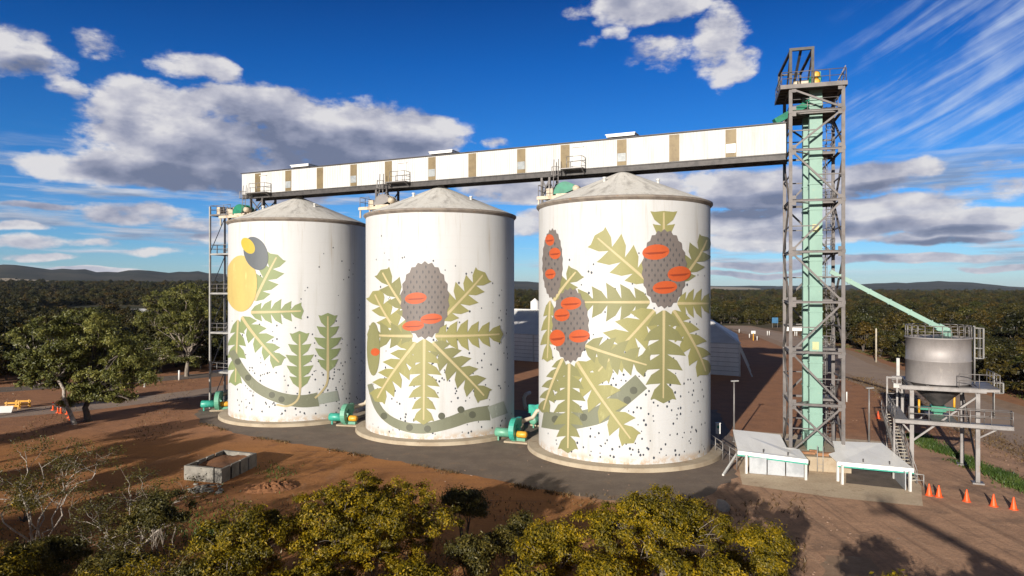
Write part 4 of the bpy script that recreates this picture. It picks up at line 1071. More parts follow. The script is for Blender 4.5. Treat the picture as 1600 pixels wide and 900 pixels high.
for (px, py) in ((83,641),(90.5,645),(95,646),(105,647),(108,653),(111.5,656)):
    q = G(px, py)
    if bproto is None:
        bproto = thing('bollard', 'thin orange plastic bollard in the cluster behind the leaning gum trunk', 'bollard', (q.x, q.y, .006), 0, 'orange bollards by the gum trees')
        mb = MB(); mb.lathe([(.24, 0), (.24, .08), (.10, .12), (.10, 1.0), (.07, 1.08), (0, 1.09)], 12); mb.build('post', 'orange', bproto)
        mb = MB(); mb.lathe([(.104, .70), (.106, .71), (.106, .85), (.104, .86)], 12); mb.build('reflective_band', 'white_paint', bproto)
    else:
        r = copy_tree(bproto); r.location = (q.x, q.y, .006)
# yellow barricades and white board
for (px, py, lab) in ((20,640,'yellow barricade nearest the white board at the left edge'), (36,637,'yellow barricade farther from the white board at the left edge')):
    q = G(px, py); r = thing('barricade', lab, 'barricade', (q.x, q.y, 0), .25, 'yellow barricades')
    mb = MB()
    for z in (.35, .75): mb.bbox((-.9, -.04, z), (.9, .04, z+.22))
    mb.build('board', 'yellow', r)
    mb = MB()
    for x in (-.7, .7): mb.bar((x, -.3, 0), (x, 0, 1.05), .08); mb.bar((x, .3, 0), (x, 0, 1.05), .08)
    mb.build('stand', 'yellow', r)
q = G(9, 646); mb = MB(); mb.box((0, 0, .5), (1.5, .05, .95), (Vector((1, 0, 0)), Vector((0, .8, -.6)), Vector((0, .6, .8)))); mb.bar((-.5, .5, 0), (-.5, .1, .7), .06); mb.bar((.5, .5, 0), (.5, .1, .7), .06)
tag(mb.build('sign_board', 'white_paint', None, (q.x, q.y, 0), .2), 'blank white board leaning at the left edge beside the yellow barricades', 'board')
# lamp posts
def lamp_post(px, ptop, Y, h, lab):
    X = (px-800)/F*Y; r = thing('lamp_post', lab, 'lamp post', (X, Y, 0), 0, 'grey lamp posts')
    mb = MB(); mb.tube([(0, 0, 0), (0, 0, h*.6), (0, 0, h)], [.10, .085, .07], 10); mb.lathe([(.2, 0), (.2, .05), (0, .06)], 10); mb.build('pole', 'galv', r)
    mb = MB(); mb.bar((-.35, -.1, h), (.4, -.1, h+.03), .22, .12); mb.build('lamp_head', 'galv_pale', r)
lamp_post(1147, 595, 69.8, 6.2, 'grey lamp post between the nearest silo and the lattice tower')
lamp_post(1358, 605, 69.0, 5.6, 'grey lamp post behind the right canopy')
def post(px, py, h, lab, rad=.09, matn='white_paint', cat='post', name='marker_post', grp=None, cap=True):
    q = G(px, py); mb = MB(); mb.tube([(0, 0, 0), (0, 0, h*.96), (0, 0, h)], [rad, rad*.95, rad*.55], 8); o = mb.build(name, matn, None, (q.x, q.y, 0)); tag(o, lab, cat, grp); return o
post(1369, 566, 7.2, 'pale bare timber pole beside the road in front of the bushland', .17, 'wood_pale', 'pole', 'timber_pole')
post(1323, 628, 1.4, 'short white marker post right of the lattice tower', .10)
post(226, 605, 2.0, 'white marker post under the gum trees, left of its pair', .17, grp='white posts under the gum trees')
post(280, 594, 1.7, 'white marker post under the gum trees, right of its pair', .17, grp='white posts under the gum trees')
for px, py in ((1155, 520), (1171, 528), (1183, 532)): post(px, py, 1.3, 'tiny white guide post along the far dirt road beyond the shed', .14, grp='guide posts along the far road')
for px, py in ((1199, 524), (1202, 524), (1242, 525), (1245, 525)): post(px, py, 1.5, 'tiny white bollard by the far side road', .15, name='bollard', cat='bollard', grp='white bollards by the far road')
# switch box on a post by the nearest silo
q = G(1122, 692); r = thing('control_box', 'small white switch box on a post beside the nearest silo', 'switch box', (q.x, q.y, 0), -.2)
mb = MB(); mb.bar((0, 0, 0), (0, 0, 1.0), .1); mb.build('post', 'galv_pale', r)
mb = MB(); mb.bbox((-.22, -.14, .95), (.22, .14, 2.0)); mb.bbox((-.26, -.2, 2.0), (.26, .16, 2.05)); mb.build('box', 'white_paint', r)
mb = MB(); mb.bbox((-.12, -.155, 1.5), (.12, -.143, 1.8)); mb.build('face_plate', 'teal', r)
# far sign, blue board and pale guard wall
q = G(1177, 532); r = thing('road_sign', 'small white sign on an orange post along the far dirt road', 'sign', (q.x, q.y, 0), 0)
mb = MB(); mb.bar((0, 0, 0), (0, 0, 2.2), .2); mb.build('post', 'yellow', r); mb = MB(); mb.bbox((-.65, -.08, 2.0), (.65, -.02, 2.9)); mb.build('sign_face', 'white_paint', r)
q = G(1211, 512); r = thing('notice_board', 'blue notice board on two posts far behind the lattice tower', 'board', (q.x, q.y, 0), 0)
mb = MB(); mb.bbox((-1.2, -.06, 1.8), (1.2, .06, 4.0)); mb.build('panel', 'blue_sheet', r); mb = MB(); mb.bar((-1, .1, 0), (-1, .1, 3.9), .12); mb.bar((1, .1, 0), (1, .1, 3.9), .12); mb.build('post', 'galv', r)
q = G(1243, 517); mb = MB(); mb.bbox((-4.5, -.25, 0), (4.5, .25, 1.5)); mb.bbox((-4.6, -.32, 1.5), (4.6, .32, 1.62)); tag(mb.build('low_wall', 'shed_wall', None, (q.x, q.y, 0), .05), 'low pale wall beside the road far behind the lattice tower', 'wall')
# far pale bin between the silos, small house among the trees
mb = MB(); mb.lathe([(1.5, 0), (1.5, 10.8), (1.6, 10.9), (0, 12.2)], 24, smooth=False); tag(mb.build('storage_bin', 'shed_wall', None, (7.9, 236, 0)), 'small pale storage bin seen between the middle and nearest silos above the shed', 'bin')
hs = thing('house', 'small white roofed house among the bushland trees left of the slender tower', 'house', (-176, 322, terrain_h(-176, 322)), .9)
hs.scale = (.7, .7, .8)
mb = MB(); mb.bbox((-5, -3.5, 0), (5, 3.5, 4.6)); mb.build('wall', 'shed_wall', hs)
mb = MB(); mb.add([(-5.5, -4, 4.6), (5.5, -4, 4.6), (5.5, 0, 7.4), (-5.5, 0, 7.4), (-5.5, 4, 4.6), (5.5, 4, 4.6)], [(0, 1, 2, 3), (3, 2, 5, 4), (0, 3, 4), (1, 5, 2), (0, 4, 5, 1)]); mb.build('roof', 'white_roof', hs)

# ================================================================= grain shed behind the silos
SA = Vector((40.5, 121.4)); SB = Vector((-26.0, 166.5)); bk = Vector((.3, .954))*26
ez, rz = 5.8, 10.6
sd_ = thing('grain_shed', 'long pale grain shed with hipped grey roof behind the silos', 'shed', (SA.x, SA.y, 0))
ax = (SB-SA).normalized()
C4 = [SA, SB, SB+bk, SA+bk]
mb = MB(); mb.prism([(p.x, p.y) for p in C4], 0, ez); wpart(mb, 'wall', 'shed_wall', sd_)
mb = MB(); r0 = SA+bk*.5+ax*7.5; r1 = SB+bk*.5-ax*7.5; ov = .35
E = [p+(p-(SA+SB+bk)*.5 if False else Vector((0, 0))) for p in C4]
vs = [(p.x, p.y, ez+.003) for p in E]+[(r0.x, r0.y, rz), (r1.x, r1.y, rz)]
mb.add(vs, [(0, 4, 5, 1), (0, 3, 4), (2, 5, 4, 3), (1, 5, 2), (0, 1, 2, 3)]); rf = wpart(mb, 'roof', 'shed_roof', sd_)
mb = MB(); mb.bar((r0.x, r0.y, rz+.05), (r1.x, r1.y, rz+.05), .7, .12); mb.bar((r0.x, r0.y, rz+.02), (SA.x, SA.y, ez+.08), .5, .1); mb.v = [(v[0]-SA.x, v[1]-SA.y, v[2]) for v in mb.v]; mb.build('ridge_cap', 'white_roof', rf)
nn = Vector((ax.y, -ax.x)); nn = nn if nn.y < 0 else -nn
mb = MB(); k = 0.0; L = (SB-SA).length
while k < L:
    p = SA+ax*k+nn*.12; mb.bar((p.x, p.y, 0), (p.x, p.y, ez), .22); k += 6.2
wpart(mb, 'wall_post', 'white_paint', sd_)
mb = MB()
for z in np.arange(.8, ez, .82): 
    p = SA+nn*.04; q = SB+nn*.04; mb.bar((p.x, p.y, z), (q.x, q.y, z), .07, .05)
wpart(mb, 'wall_rail', 'galv', sd_)
for kk in (0, 8, 18):
    p = SA+bk.normalized()*kk; q = p+Vector((2.0, -.6)); mb = MB(); mb.bar((p.x, p.y, 4.9), (q.x, q.y, 0), .24); wpart(mb, 'strut', 'white_paint', sd_)

# ================================================================= concrete trough with dirt
cf = [Vector((-23.3, 54.8)), Vector((-22.5, 60.2)), Vector((-25.9, 61.4)), Vector((-26.85, 55.9))]
tr = thing('concrete_trough', 'open grey concrete trough filled with red dirt on the left foreground', 'trough', (cf[0].x, cf[0].y, 0))
ctr = sum(cf, Vector((0, 0)))/4
inn = [p+(ctr-p).normalized()*.36 for p in cf]
mb = MB(); hgt = 1.16
for i in range(4):
    j = (i+1) % 4; a, b2, c2, d2 = cf[i], cf[j], inn[j], inn[i]
    segs = (1, 4, 1, 5)[i] if i != 3 else 1
    gap = .022; nseg = 4 if i in (1-1,) else (5 if i == 2 else 1)
    nseg = {0: 4, 1: 2, 2: 4, 3: 2}[i]
    for s_ in range(nseg):
        u0 = s_/nseg+(gap if s_ else 0); u1 = (s_+1)/nseg-(gap if s_ < nseg-1 else 0)
        if nseg == 2: u0, u1 = ((0, .78), (.82, 1))[s_] if i == 3 else ((0, .5), (.5, 1))[s_]
        q = [a.lerp(b2, u0), a.lerp(b2, u1), d2.lerp(c2, u1), d2.lerp(c2, u0)]
        mb.prism([(p.x, p.y) for p in q], 0, hgt)
wpart(mb, 'wall', 'concrete_grey', tr)
mb = MB(); q = [p+(ctr-p).normalized()*.22 for p in cf]
for i in range(4):
    a, b2 = q[i], q[(i+1) % 4]; mb.bar((a.x, a.y, .5), (b2.x, b2.y, .5), .08, .95)
wpart(mb, 'joint_liner', 'dark_steel', tr)
mb = MB(); N = 14; r = random.Random(3); vs = []
for i in range(N+1):
    for j in range(N+1):
        p = inn[0].lerp(inn[1], i/N).lerp(inn[3].lerp(inn[2], i/N), j/N); vs.append((p.x, p.y, .86+r.uniform(-.05, .05)+.12*math.sin(i*.5)*math.sin(j*.4)))
mb.add(vs, [(i*(N+1)+j, (i+1)*(N+1)+j, (i+1)*(N+1)+j+1, i*(N+1)+j+1) for i in range(N) for j in range(N)], True)
wpart(mb, 'dirt_fill', weather('dirt', (.23, .10, .04), (.16, .07, .03), 1.5, .95, bump=.6), tr)

def rock_mesh(mb, c, sz, r, flat=.6):
    bm = bmesh.new(); bmesh.ops.create_icosphere(bm, subdivisions=2, radius=1)
    off = [Vector((r.gauss(0, 1), r.gauss(0, 1), r.gauss(0, 1))).normalized() for _ in range(7)]
    vs = []
    for v in bm.verts:
        k = 1.0
        for o in off:
            d = v.co.dot(o)
            if d > .62: k = min(k, .62/d)
        vs.append((c[0]+v.co.x*k*sz*1.3, c[1]+v.co.y*k*sz, c[2]+v.co.z*k*sz*flat*1.4))
    bm.verts.index_update(); mb.add(vs, [[v.index for v in f.verts] for f in bm.faces]); bm.free()
q = G(1128, 797); mb = MB(); rock_mesh(mb, (0, 0, .25), .5, random.Random(5), .9); tag(mb.build('boulder', 'rock', None, (q.x, q.y, 0), .4), 'pale angular boulder right of the big foreground tree', 'boulder')
q = G(423, 763); mb = MB(); rr2 = random.Random(8)
N = 22; vs = []
for i in range(N+1):
    for j in range(N+1):
        x = (i/N-.5)*4.2; y = (j/N-.5)*2.6; e = max(0, 1-(x/2.1)**2-(y/1.3)**2); vs.append((x, y, -.03+.40*e**.7*(.4+1.1*rr2.random())))
mb.add(vs, [(i*(N+1)+j, (i+1)*(N+1)+j, (i+1)*(N+1)+j+1, i*(N+1)+j+1) for i in range(N) for j in range(N)])
tag(mb.build('dirt_mound', 'dirt', None, (q.x, q.y, 0), .3), 'low lumpy mound of red dirt right of the concrete trough', 'mound')
mb = MB(); rr2 = random.Random(11)
for k in range(34):
    q = G(rr2.uniform(292, 345), rr2.uniform(757, 772)); rock_mesh(mb, (q.x, q.y, .05), rr2.uniform(.08, .28), rr2, .4)
tag(mb.build('rubble', 'concrete_grey', None), kind='stuff')
mb = MB()
for k in range(240):
    if k % 3 == 0: q = G(rr2.uniform(1320, 1600), 0, 0) if False else Vector((rr2.uniform(40, 48), rr2.uniform(48, 82), 0))
    elif k % 3 == 1: q = G(rr2.uniform(0, 1000), rr2.uniform(705, 800))
    else: q = G(rr2.uniform(1130, 1330), rr2.uniform(790, 900))
    rock_mesh(mb, (q.x, q.y, .02), rr2.uniform(.02, .075), rr2, .5)
tag(mb.build('loose_stones', 'stone', None), kind='stuff')
# ================================================================= vegetation
def leaf_mesh(name, C, N, Ls, Ws, mats, rs, extra=None):
    """rhombic leaf faces at centres C with rough normals N"""
    n = len(C)
    T = rs.normal(size=(n, 3)); N = N+rs.normal(size=(n, 3))*0.75
    N /= np.linalg.norm(N, axis=1)[:, None]+1e-9
    T -= N*(T*N).sum(1)[:, None]; T /= np.linalg.norm(T, axis=1)[:, None]+1e-9
    Bn = np.cross(N, T)
    L = (Ls*(0.7+0.6*rs.random(n)))[:, None]; W = (Ws*(0.7+0.6*rs.random(n)))[:, None]
    V = np.empty((n, 4, 3), np.float32)
    V[:, 0] = C-T*L*.5; V[:, 1] = C+Bn*W*.5+T*L*.05; V[:, 2] = C+T*L*.5; V[:, 3] = C-Bn*W*.5+T*L*.05
    V[:, 0] -= N*L*.08; V[:, 2] -= N*L*.08
    V = V.reshape(-1, 3); F_ = np.arange(n*4, dtype=np.int32); mi = np.zeros(n, np.int32); sm = np.zeros(n, bool)
    ls = np.arange(0, n*4, 4, dtype=np.int32); lt = np.full(n, 4, np.int32)
    if extra is not None and extra.f:      # append trunk geometry in the same mesh
        ev = np.array(extra.v, np.float32); o = len(V); V = np.vstack([V, ev])
        ef = [i+o for f in extra.f for i in f]; el = [len(f) for f in extra.f]
        st = len(F_)+np.concatenate([[0], np.cumsum(el)[:-1]]).astype(np.int32)
        F_ = np.concatenate([F_, np.array(ef, np.int32)]); ls = np.concatenate([ls, st.astype(np.int32)]); lt = np.concatenate([lt, np.array(el, np.int32)])
        mi = np.concatenate([mi, np.ones(len(el), np.int32)]); sm = np.concatenate([sm, np.ones(len(el), bool)])
    me = bpy.data.meshes.new(name)
    me.vertices.add(len(V)); me.vertices.foreach_set('co', V.ravel())
    me.loops.add(len(F_)); me.loops.foreach_set('vertex_index', F_)
    me.polygons.add(len(ls)); me.polygons.foreach_set('loop_start', ls); me.polygons.foreach_set('loop_total', lt)
    me.polygons.foreach_set('material_index', mi); me.polygons.foreach_set('use_smooth', sm)
    for m_ in mats: me.materials.append(MATS[m_])
    me.update(calc_edges=True); me.validate()
    return me
def clusters(clumps, n, rs, under=0.25):
    """cluster centres on the shells of several ellipsoid clumps (cx,cy,cz,rx,ry,rz)"""
    cl = np.array(clumps, float); wgt = (cl[:, 3]*cl[:, 4]+cl[:, 3]*cl[:, 5]); wgt /= wgt.sum()
    k = rs.choice(len(cl), n, p=wgt); d = rs.normal(size=(n, 3)); d /= np.linalg.norm(d, axis=1)[:, None]
    low = d[:, 2] < -0.15; d[low, 2] *= under
    r = 0.62+0.42*rs.random(n)**0.7; r = np.where(rs.random(n) < .12, rs.random(n)*.8, r)
    return cl[k, :3]+d*cl[k, 3:6]*r[:, None], d, k
def limb(mb, a, b, r0, r1, rs, segs=5, wob_=.12, n=6):
    a = np.array(a, float); b = np.array(b, float); L = np.linalg.norm(b-a); pts = []; off = np.zeros(3)
    for i in range(segs+1):
        u = i/segs; off = off*.6+rs.normal(size=3)*L*wob_*.35
        p = a+(b-a)*u+off*math.sin(math.pi*u)+np.array([0, 0, L*.10*math.sin(math.pi*u)])
        pts.append(p)
    mb.tube(pts, [r0+(r1-r0)*(i/segs)**.8 for i in range(segs+1)], n, False)
    return pts
def make_tree(seed, clumps, ncl, nleaf, sig, Ls, Ws, trunk, stems=1, twigs=24, spread=.3, rad=.2, fork=.35, under=.25, norm_up=.8):
    """trunk MB and leaf arrays; clumps relative to base"""
    rs = np.random.RandomState(seed); cc, dd, kk = clusters(clumps, ncl, rs, under)
    cl = np.array(clumps, float)
    per = rs.randint(0, ncl, nleaf); sg = sig*(0.5+1.0*rs.random(ncl)**1.5)
    g_ = rs.normal(size=(nleaf, 3)); C = cc[per]+g_*sg[per][:, None]*np.array([1, 1, .62])
    N = dd[per]*.9+g_*.5+np.array([0, 0, norm_up*.35])
    C[:, 2] = np.maximum(C[:, 2], .05)
    tm = MB(); top = cl[:, :3]
    heads = []
    for s_ in range(stems):
        a = 2*math.pi*s_/max(1, stems)+rs.random(); ctr = cl[:, :3].mean(0)
        b = np.array([math.cos(a)*spread*(stems > 1)+trunk[0], math.sin(a)*spread*(stems > 1)+trunk[1], trunk[2]])
        base = np.array([math.cos(a)*.12*(stems > 1), math.sin(a)*.12*(stems > 1), -.1])
        heads.append(limb(tm, base, b, rad*1.25, rad*.72, rs, 6, .07, 9)[-1])
    mids = []
    for i, c_ in enumerate(cl):
        h_ = min(heads, key=lambda q: np.linalg.norm(np.array(q)-c_[:3]))
        e = c_[:3]-np.array([0, 0, c_[5]*.35]); mids.append(limb(tm, h_, e, rad*.6, rad*.25, rs, 6, .14, 7))
    for q in rs.choice(ncl, min(twigs, ncl), replace=False):
        m_ = mids[kk[q]]; st = m_[rs.randint(2, len(m_))]
        limb(tm, st, cc[q], rad*.2, rad*.06, rs, 4, .16, 5)
    return tm, C, N, Ls, Ws, rs
def crown_clumps(seed, R, Htop, Hbot, n, sub=.5, off=(0, 0)):
    r = random.Random(seed); out = []
    for i in range(n):
        a = 2.4*i+r.uniform(-.4, .4); q = R*(1-sub*.75)*math.sqrt((i+.3)/n); rr_ = R*sub*r.uniform(.75, 1.15)
        u = q/R; z = Htop-(Htop-Hbot)*(.18+.62*u*u)-rr_*.35+r.uniform(-.3, .2)
        out.append((off[0]+q*math.cos(a), off[1]+q*math.sin(a), z, rr_, rr_, rr_*r.uniform(.55, .8)))
    return out
def tree_thing(name, label, cat, base, parts, leafmat, barkmat, group=None):
    tm, C, N, Ls, Ws, rs = parts
    r = thing(name, label, cat, base, 0, group)
    tm.build('trunk', barkmat, r)
    me = leaf_mesh('crown', C, N, Ls, Ws, [leafmat], rs)
    o = bpy.data.objects.new('crown', me); COL.objects.link(o); o.parent = r
    return r

# ---- foreground wattles and shrubs
FG = [  # px centre, Y, top py, radius px, seed, label
    (578, 35.5, 740, 134, 11, 'large golden green bushy tree left of centre in the foreground'),
    (385, 33.0, 780, 90, 12, 'rounded golden green bush at the lower left, left of the large bushy tree'),
    (1022, 33.0, 760, 128, 13, 'largest golden green bushy tree in front of the nearest silo'),
    (1192, 31.5, 816, 62, 14, 'small rounded golden bush at the right end of the foreground growth'),
    (868, 33.5, 812, 62, 15, 'thin golden bush just left of the largest foreground tree'),
]
for (px, Y, pt, rp, sd0, lab) in FG:
    X = (px-800)/F*Y; top = H-(pt-450)*Y/F+.3; Rr = rp/F*Y
    n = max(5, int(Rr*3.2)); cl = crown_clumps(sd0, Rr, top, .8, n, .42)
    base_lo = [(q[0]*.9, q[1]*.9-.3, max(.9, q[2]-1.7), q[3]*.9, q[4]*.9, q[5]) for q in cl[::2]]
    nl = int(8000*Rr*Rr/4)+6000
    pr = make_tree(sd0, cl+base_lo, int(78*Rr), int(min(nl*1.7, 95000)), .19, .15, .068, (0, 0, top*.3), 4, 170, .35, .13, norm_up=.7)
    tree_thing('wattle_tree', lab, 'tree', (X, Y, 0), pr, 'leaf_gold', 'bark')
# low dark growth filling the foreground
LOW = [(725, 42.0, 764, 40, 21, 'leaf_olive', 'small dark round topped tree on thin forked stems beside the large bushy tree', 1.7),
       (790, 36.0, 818, 50, 22, 'leaf_olive', 'dark low bush between the two largest foreground trees', .2),
       (655, 30.5, 868, 60, 23, 'leaf_gold', 'low golden bush at the bottom edge below the large bushy tree', .2),
       (470, 30.0, 862, 62, 24, 'leaf_gold', 'low golden bush at the bottom edge left of the large tree trunk', .2),
       (250, 35.5, 752, 52, 25, 'leaf_olive', 'sparse olive shrub in front of the concrete trough', .8),
       (330, 35.0, 796, 26, 26, 'leaf_bright', 'small bright green bush beside the golden bushes', .1),
       (820, 29.5, 872, 75, 27, 'leaf_gold', 'low tangled bush at the bottom edge between the two large trees', .2),
       (945, 29.0, 850, 60, 28, 'leaf_gold', 'low golden bush at the bottom edge left of the largest tree', .2),
       (1120, 28.5, 850, 80, 29, 'leaf_gold', 'low golden bush at the bottom edge under the largest tree', .2),
       (735, 34.0, 826, 44, 35, 'leaf_olive', 'dark low bush just in front of the small thin stemmed tree', .1),
       (808, 38.5, 800, 34, 36, 'leaf_olive', 'dark bushy shrub behind the thin golden bush at centre', .2),
       (70, 37.0, 838, 70, 31, 'leaf_olive', 'dark low shrub below the sparse white limbed tree', .1),
       (190, 33.5, 850, 60, 32, 'leaf_olive', 'dark low shrub at the bottom edge between the two sparse trees', .1),
       (10, 33.0, 872, 60, 33, 'leaf_gold', 'low golden shrub in the bottom left corner', .1),
       (285, 31.5, 880, 60, 34, 'leaf_olive', 'low dark shrub at the bottom edge left of the golden bushes', .1),
       (38, 46.0, 768, 20, 30, 'leaf_yellow', 'small bright yellow flowering shrub at the left edge', .3)]
for (px, Y, pt, rp, sd0, lm, lab, bot) in LOW:
    X = (px-800)/F*Y; top = H-(pt-450)*Y/F; Rr = rp/F*Y
    if bot > 1: cl = [(q[0], q[1], q[2], q[3], q[4], q[5]*.6) for q in crown_clumps(sd0, Rr, top, bot, 6, .5)]
    else: cl = crown_clumps(sd0, Rr, top, bot, max(4, int(Rr*3)), .5)
    sparse = sd0 == 25
    pr = make_tree(sd0, cl, int((26 if sparse else 45)*Rr)+10, int((2200 if sparse else 3600)*Rr*Rr)+1500, .2, .17, .075, (0, 0, max(.3, bot*.75)), 4, 30, .35, .055 if bot > 1 else .07, norm_up=.6)
    tree_thing('shrub', lab, 'shrub', (X, Y, 0), pr, lm, 'bark_dark' if not sparse else 'bark')
# sparse white-limbed trees, lower left
def sparse_tree(seed, base, limbs, nleaf, label, lm='leaf_olive', rad=.065):
    rs = np.random.RandomState(seed); tm = MB(); C = []; N = []
    for (x, y, z) in limbs:
        pts = limb(tm, (rs.normal()*.12, rs.normal()*.12, -.1), (x, y, z), rad, rad*.28, rs, 9, .16, 7)
        for j in range(7):
            st = pts[rs.randint(4, 10)]; e = np.array(st)+rs.normal(size=3)*np.array([.75, .75, .45])+np.array([0, 0, .5])
            limb(tm, st, e, rad*.32, rad*.08, rs, 4, .18, 5)
            for jj in range(3):
                e2 = e+rs.normal(size=3)*np.array([.5, .5, .28])+np.array([0, 0, .2]); limb(tm, e, e2, rad*.1, rad*.04, rs, 3, .2, 4)
                k = nleaf//(len(limbs)*21); C.append(e2+rs.normal(size=(k, 3))*np.array([.26, .26, .14])); N.append(np.tile([0, 0, 1.0], (k, 1)))
    return tree_thing('gum_sapling', label, 'tree', base, (tm, np.vstack(C), np.vstack(N), .17, .06, rs), lm, 'bark_white')
sparse_tree(41, (-28.6, 41.0, 0), [(-3.6, .5, 3.9), (-1.6, 1, 5.4), (.4, -.3, 5.3), (2.2, .6, 5.5), (3.6, 0, 4.6), (-.6, -.5, 3.4), (1.4, 1.4, 4.6)], 6500, 'sparse tree with bare twisting white limbs at the lower left')
sparse_tree(42, (-21.6, 37.5, 0), [(-1.4, .5, 3.0), (.2, .8, 4.0), (1.6, .2, 3.7), (2.6, -.2, 2.6), (-.4, -.6, 2.2), (2.8, 1.4, 3.6)], 7000, 'sparse low tree with pale leaning limbs left of the golden bushes', 'leaf_olive', .08)
sparse_tree(43, (-30.5, 36.0, 0), [(-1.2, 0, 2.6), (.5, .5, 3.0), (1.5, 0, 2.2), (-.2, .9, 2.2)], 6000, 'low dense shrub with pale stems in the lower left corner', 'leaf_gold', .07)
sparse_tree(44, (-17.0, 31.5, 0), [(-1.2, 0, 1.6), (.5, .5, 2.0), (1.3, 0, 1.7)], 3500, 'small thin shrub at the bottom edge below the golden bush', 'leaf_gold', .05)

# ---- gum trees by the left track
def gum(seed, px, pyb, clumpspx, trunk_h, lean, label, ncl=260, nl=30000, bark='bark', rad=.3, stems=1):
    b = G(px, pyb); Y = b.y; cl = []; r = random.Random(seed)
    for (cx, cy, rp) in clumpspx:
        z = H-(cy-450)*Y/F; x = (cx-800)/F*Y-b.x; q = rp/F*Y
        for k in (-1, 1): cl.append((x+r.uniform(-.3, .3), k*q*r.uniform(.35, .8), z+r.uniform(-.4, .4), q, q, q*.72))
    pr = make_tree(seed, cl, int(ncl*.9), nl, .36, .38, .15, (lean[0], lean[1], trunk_h), stems, 60, .6, rad, norm_up=.6, under=.5)
    return tree_thing('gum_tree', label, 'tree', (b.x, b.y, 0), pr, 'leaf_gum', bark)
gum(51, 117, 663, [(60,560,30),(45,532,24),(85,520,30),(65,595,26),(100,580,28),(115,545,30)], 5.2, (-2.0, 0), 'gum tree with a leaning bare white trunk, leftmost of the three by the track', 170, 17000, 'bark_white', .22)
gum(52, 137, 658, [(135,505,32),(160,530,34),(190,545,32),(125,560,32),(110,625,16),(180,618,18),(140,600,24),(225,590,20),(165,580,34),(200,590,26),(150,615,22),(205,620,12),(215,560,24),(110,600,24)], 2.6, (.1, 0), 'broad gum tree with a dark forked trunk, middle of the three by the track', 260, 28000, 'bark_dark', .34)
gum(53, 292, 588, [(265,472,30),(300,468,30),(322,490,26),(250,500,32),(300,500,30),(250,560,24),(290,560,20),(285,505,28),(235,535,26),(270,540,24),(315,530,20),(225,565,20),(312,558,12)], 3.4, (.2, 0), 'tallest gum tree with spreading white limbs beside the slender access tower', 330, 38000, 'bark', .34)

# ---- trees standing out of the picture whose shade falls into it
for (x, y, h, seed) in ((14.3, 25.0, 5.2, 61), (18.5, 22.0, 5.2, 62)):
    cl = crown_clumps(seed, 2.7, h, 1.2, 9, .45)
    tree_thing('wattle_tree', 'golden green bush just outside the picture at the lower right, %s' % ('nearer the track centre' if seed == 61 else 'farther right'), 'tree', (x, y, 0),
               make_tree(seed, cl, 90, 8000, .25, .22, .1, (0, 0, 1.6), 3, 20, .3, .12), 'leaf_gold', 'bark_dark')
for (x, y, h, seed) in ((-50, 38, 7, 63), (-62, 52, 8, 64), (-44, 22, 8, 65), (-70, 36, 9, 66), (-38, 30, 6.5, 67), (-33, 22.5, 5.6, 68), (-24.5, 21, 5.2, 69), (-56, 28, 8.5, 70), (-28.5, 26, 4.6, 71), (-43, 46, 8, 72), (-49.5, 55, 8.5, 73), (-58.5, 65, 8, 74), (-40.5, 40, 7, 75), (-67, 75, 9, 76), (-46.5, 50, 7, 77)):
    cl = crown_clumps(seed, 3.3, h, 1.6, 9, .45)
    tree_thing('gum_tree', 'slim gum tree outside the picture on the left, %s' % {63:'nearest its edge',64:'farthest back',65:'nearest the front',66:'farthest left', 67:'fifth along its row', 68:'sixth along its row', 69:'nearest the camera', 70:'between two taller ones', 71:'the smallest of them', 72:'by the frame edge', 73:'second by the frame edge', 74:'third by the frame edge', 75:'shortest by the frame edge', 76:'beyond the others', 77:'between two by the frame edge'}[seed], 'tree', (x, y, 0),
               make_tree(seed, cl, 110, 11000, .3, .34, .14, (0, 0, 3), 2, 20, .4, .16), 'leaf_gum', 'bark')

# ---- bushland: mallee trees
protos = []
for s_ in range(6):
    r = random.Random(100+s_); hgt = r.uniform(6.2, 8.2); Rr = r.uniform(3.0, 4.2)
    cl = crown_clumps(100+s_, Rr, hgt, .9, 9, .42); cl += [(q[0]*.95, q[1]*.95, max(.8, q[2]-2.4), q[3]*.8, q[4]*.8, q[5]*.8) for q in cl[4:]]
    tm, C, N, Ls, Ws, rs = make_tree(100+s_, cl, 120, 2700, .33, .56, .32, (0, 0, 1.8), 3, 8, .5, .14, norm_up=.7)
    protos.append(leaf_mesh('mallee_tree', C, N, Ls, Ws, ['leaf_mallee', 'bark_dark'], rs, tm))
def road_clear(x, y):
    for cl_, wd in ((ROAD_R, 9.5), (ROAD_L, 6.5)):
        for a, b in zip(cl_[:-1], cl_[1:]):
            a = Vector(a); b = Vector(b); d = b-a; u = max(0, min(1, (Vector((x, y))-a).dot(d)/d.length_squared))
            if (a+d*u-Vector((x, y))).length < wd: return False
    return True
def side_of(cl_, x, y):
    """signed side of the nearest segment"""
    best = None
    for a, b in zip(cl_[:-1], cl_[1:]):
        a = Vector(a); b = Vector(b); d = b-a; u = max(0, min(1, (Vector((x, y))-a).dot(d)/d.length_squared)); q = a+d*u-Vector((x, y))
        if best is None or q.length < best[0]: best = (q.length, d.x*(y-a.y)-d.y*(x-a.x))
    return best[1]
def in_bush(x, y):
    if not road_clear(x, y): return False
    if y > 40 and x > 48 and side_of(ROAD_R[::-1], x, y) < 0: return True       # right of the right-hand road
    if side_of(ROAD_L, x, y) > 0: return True                                     # beyond the left road
    return False
rs = np.random.RandomState(9); cand = []
Y = 48.0
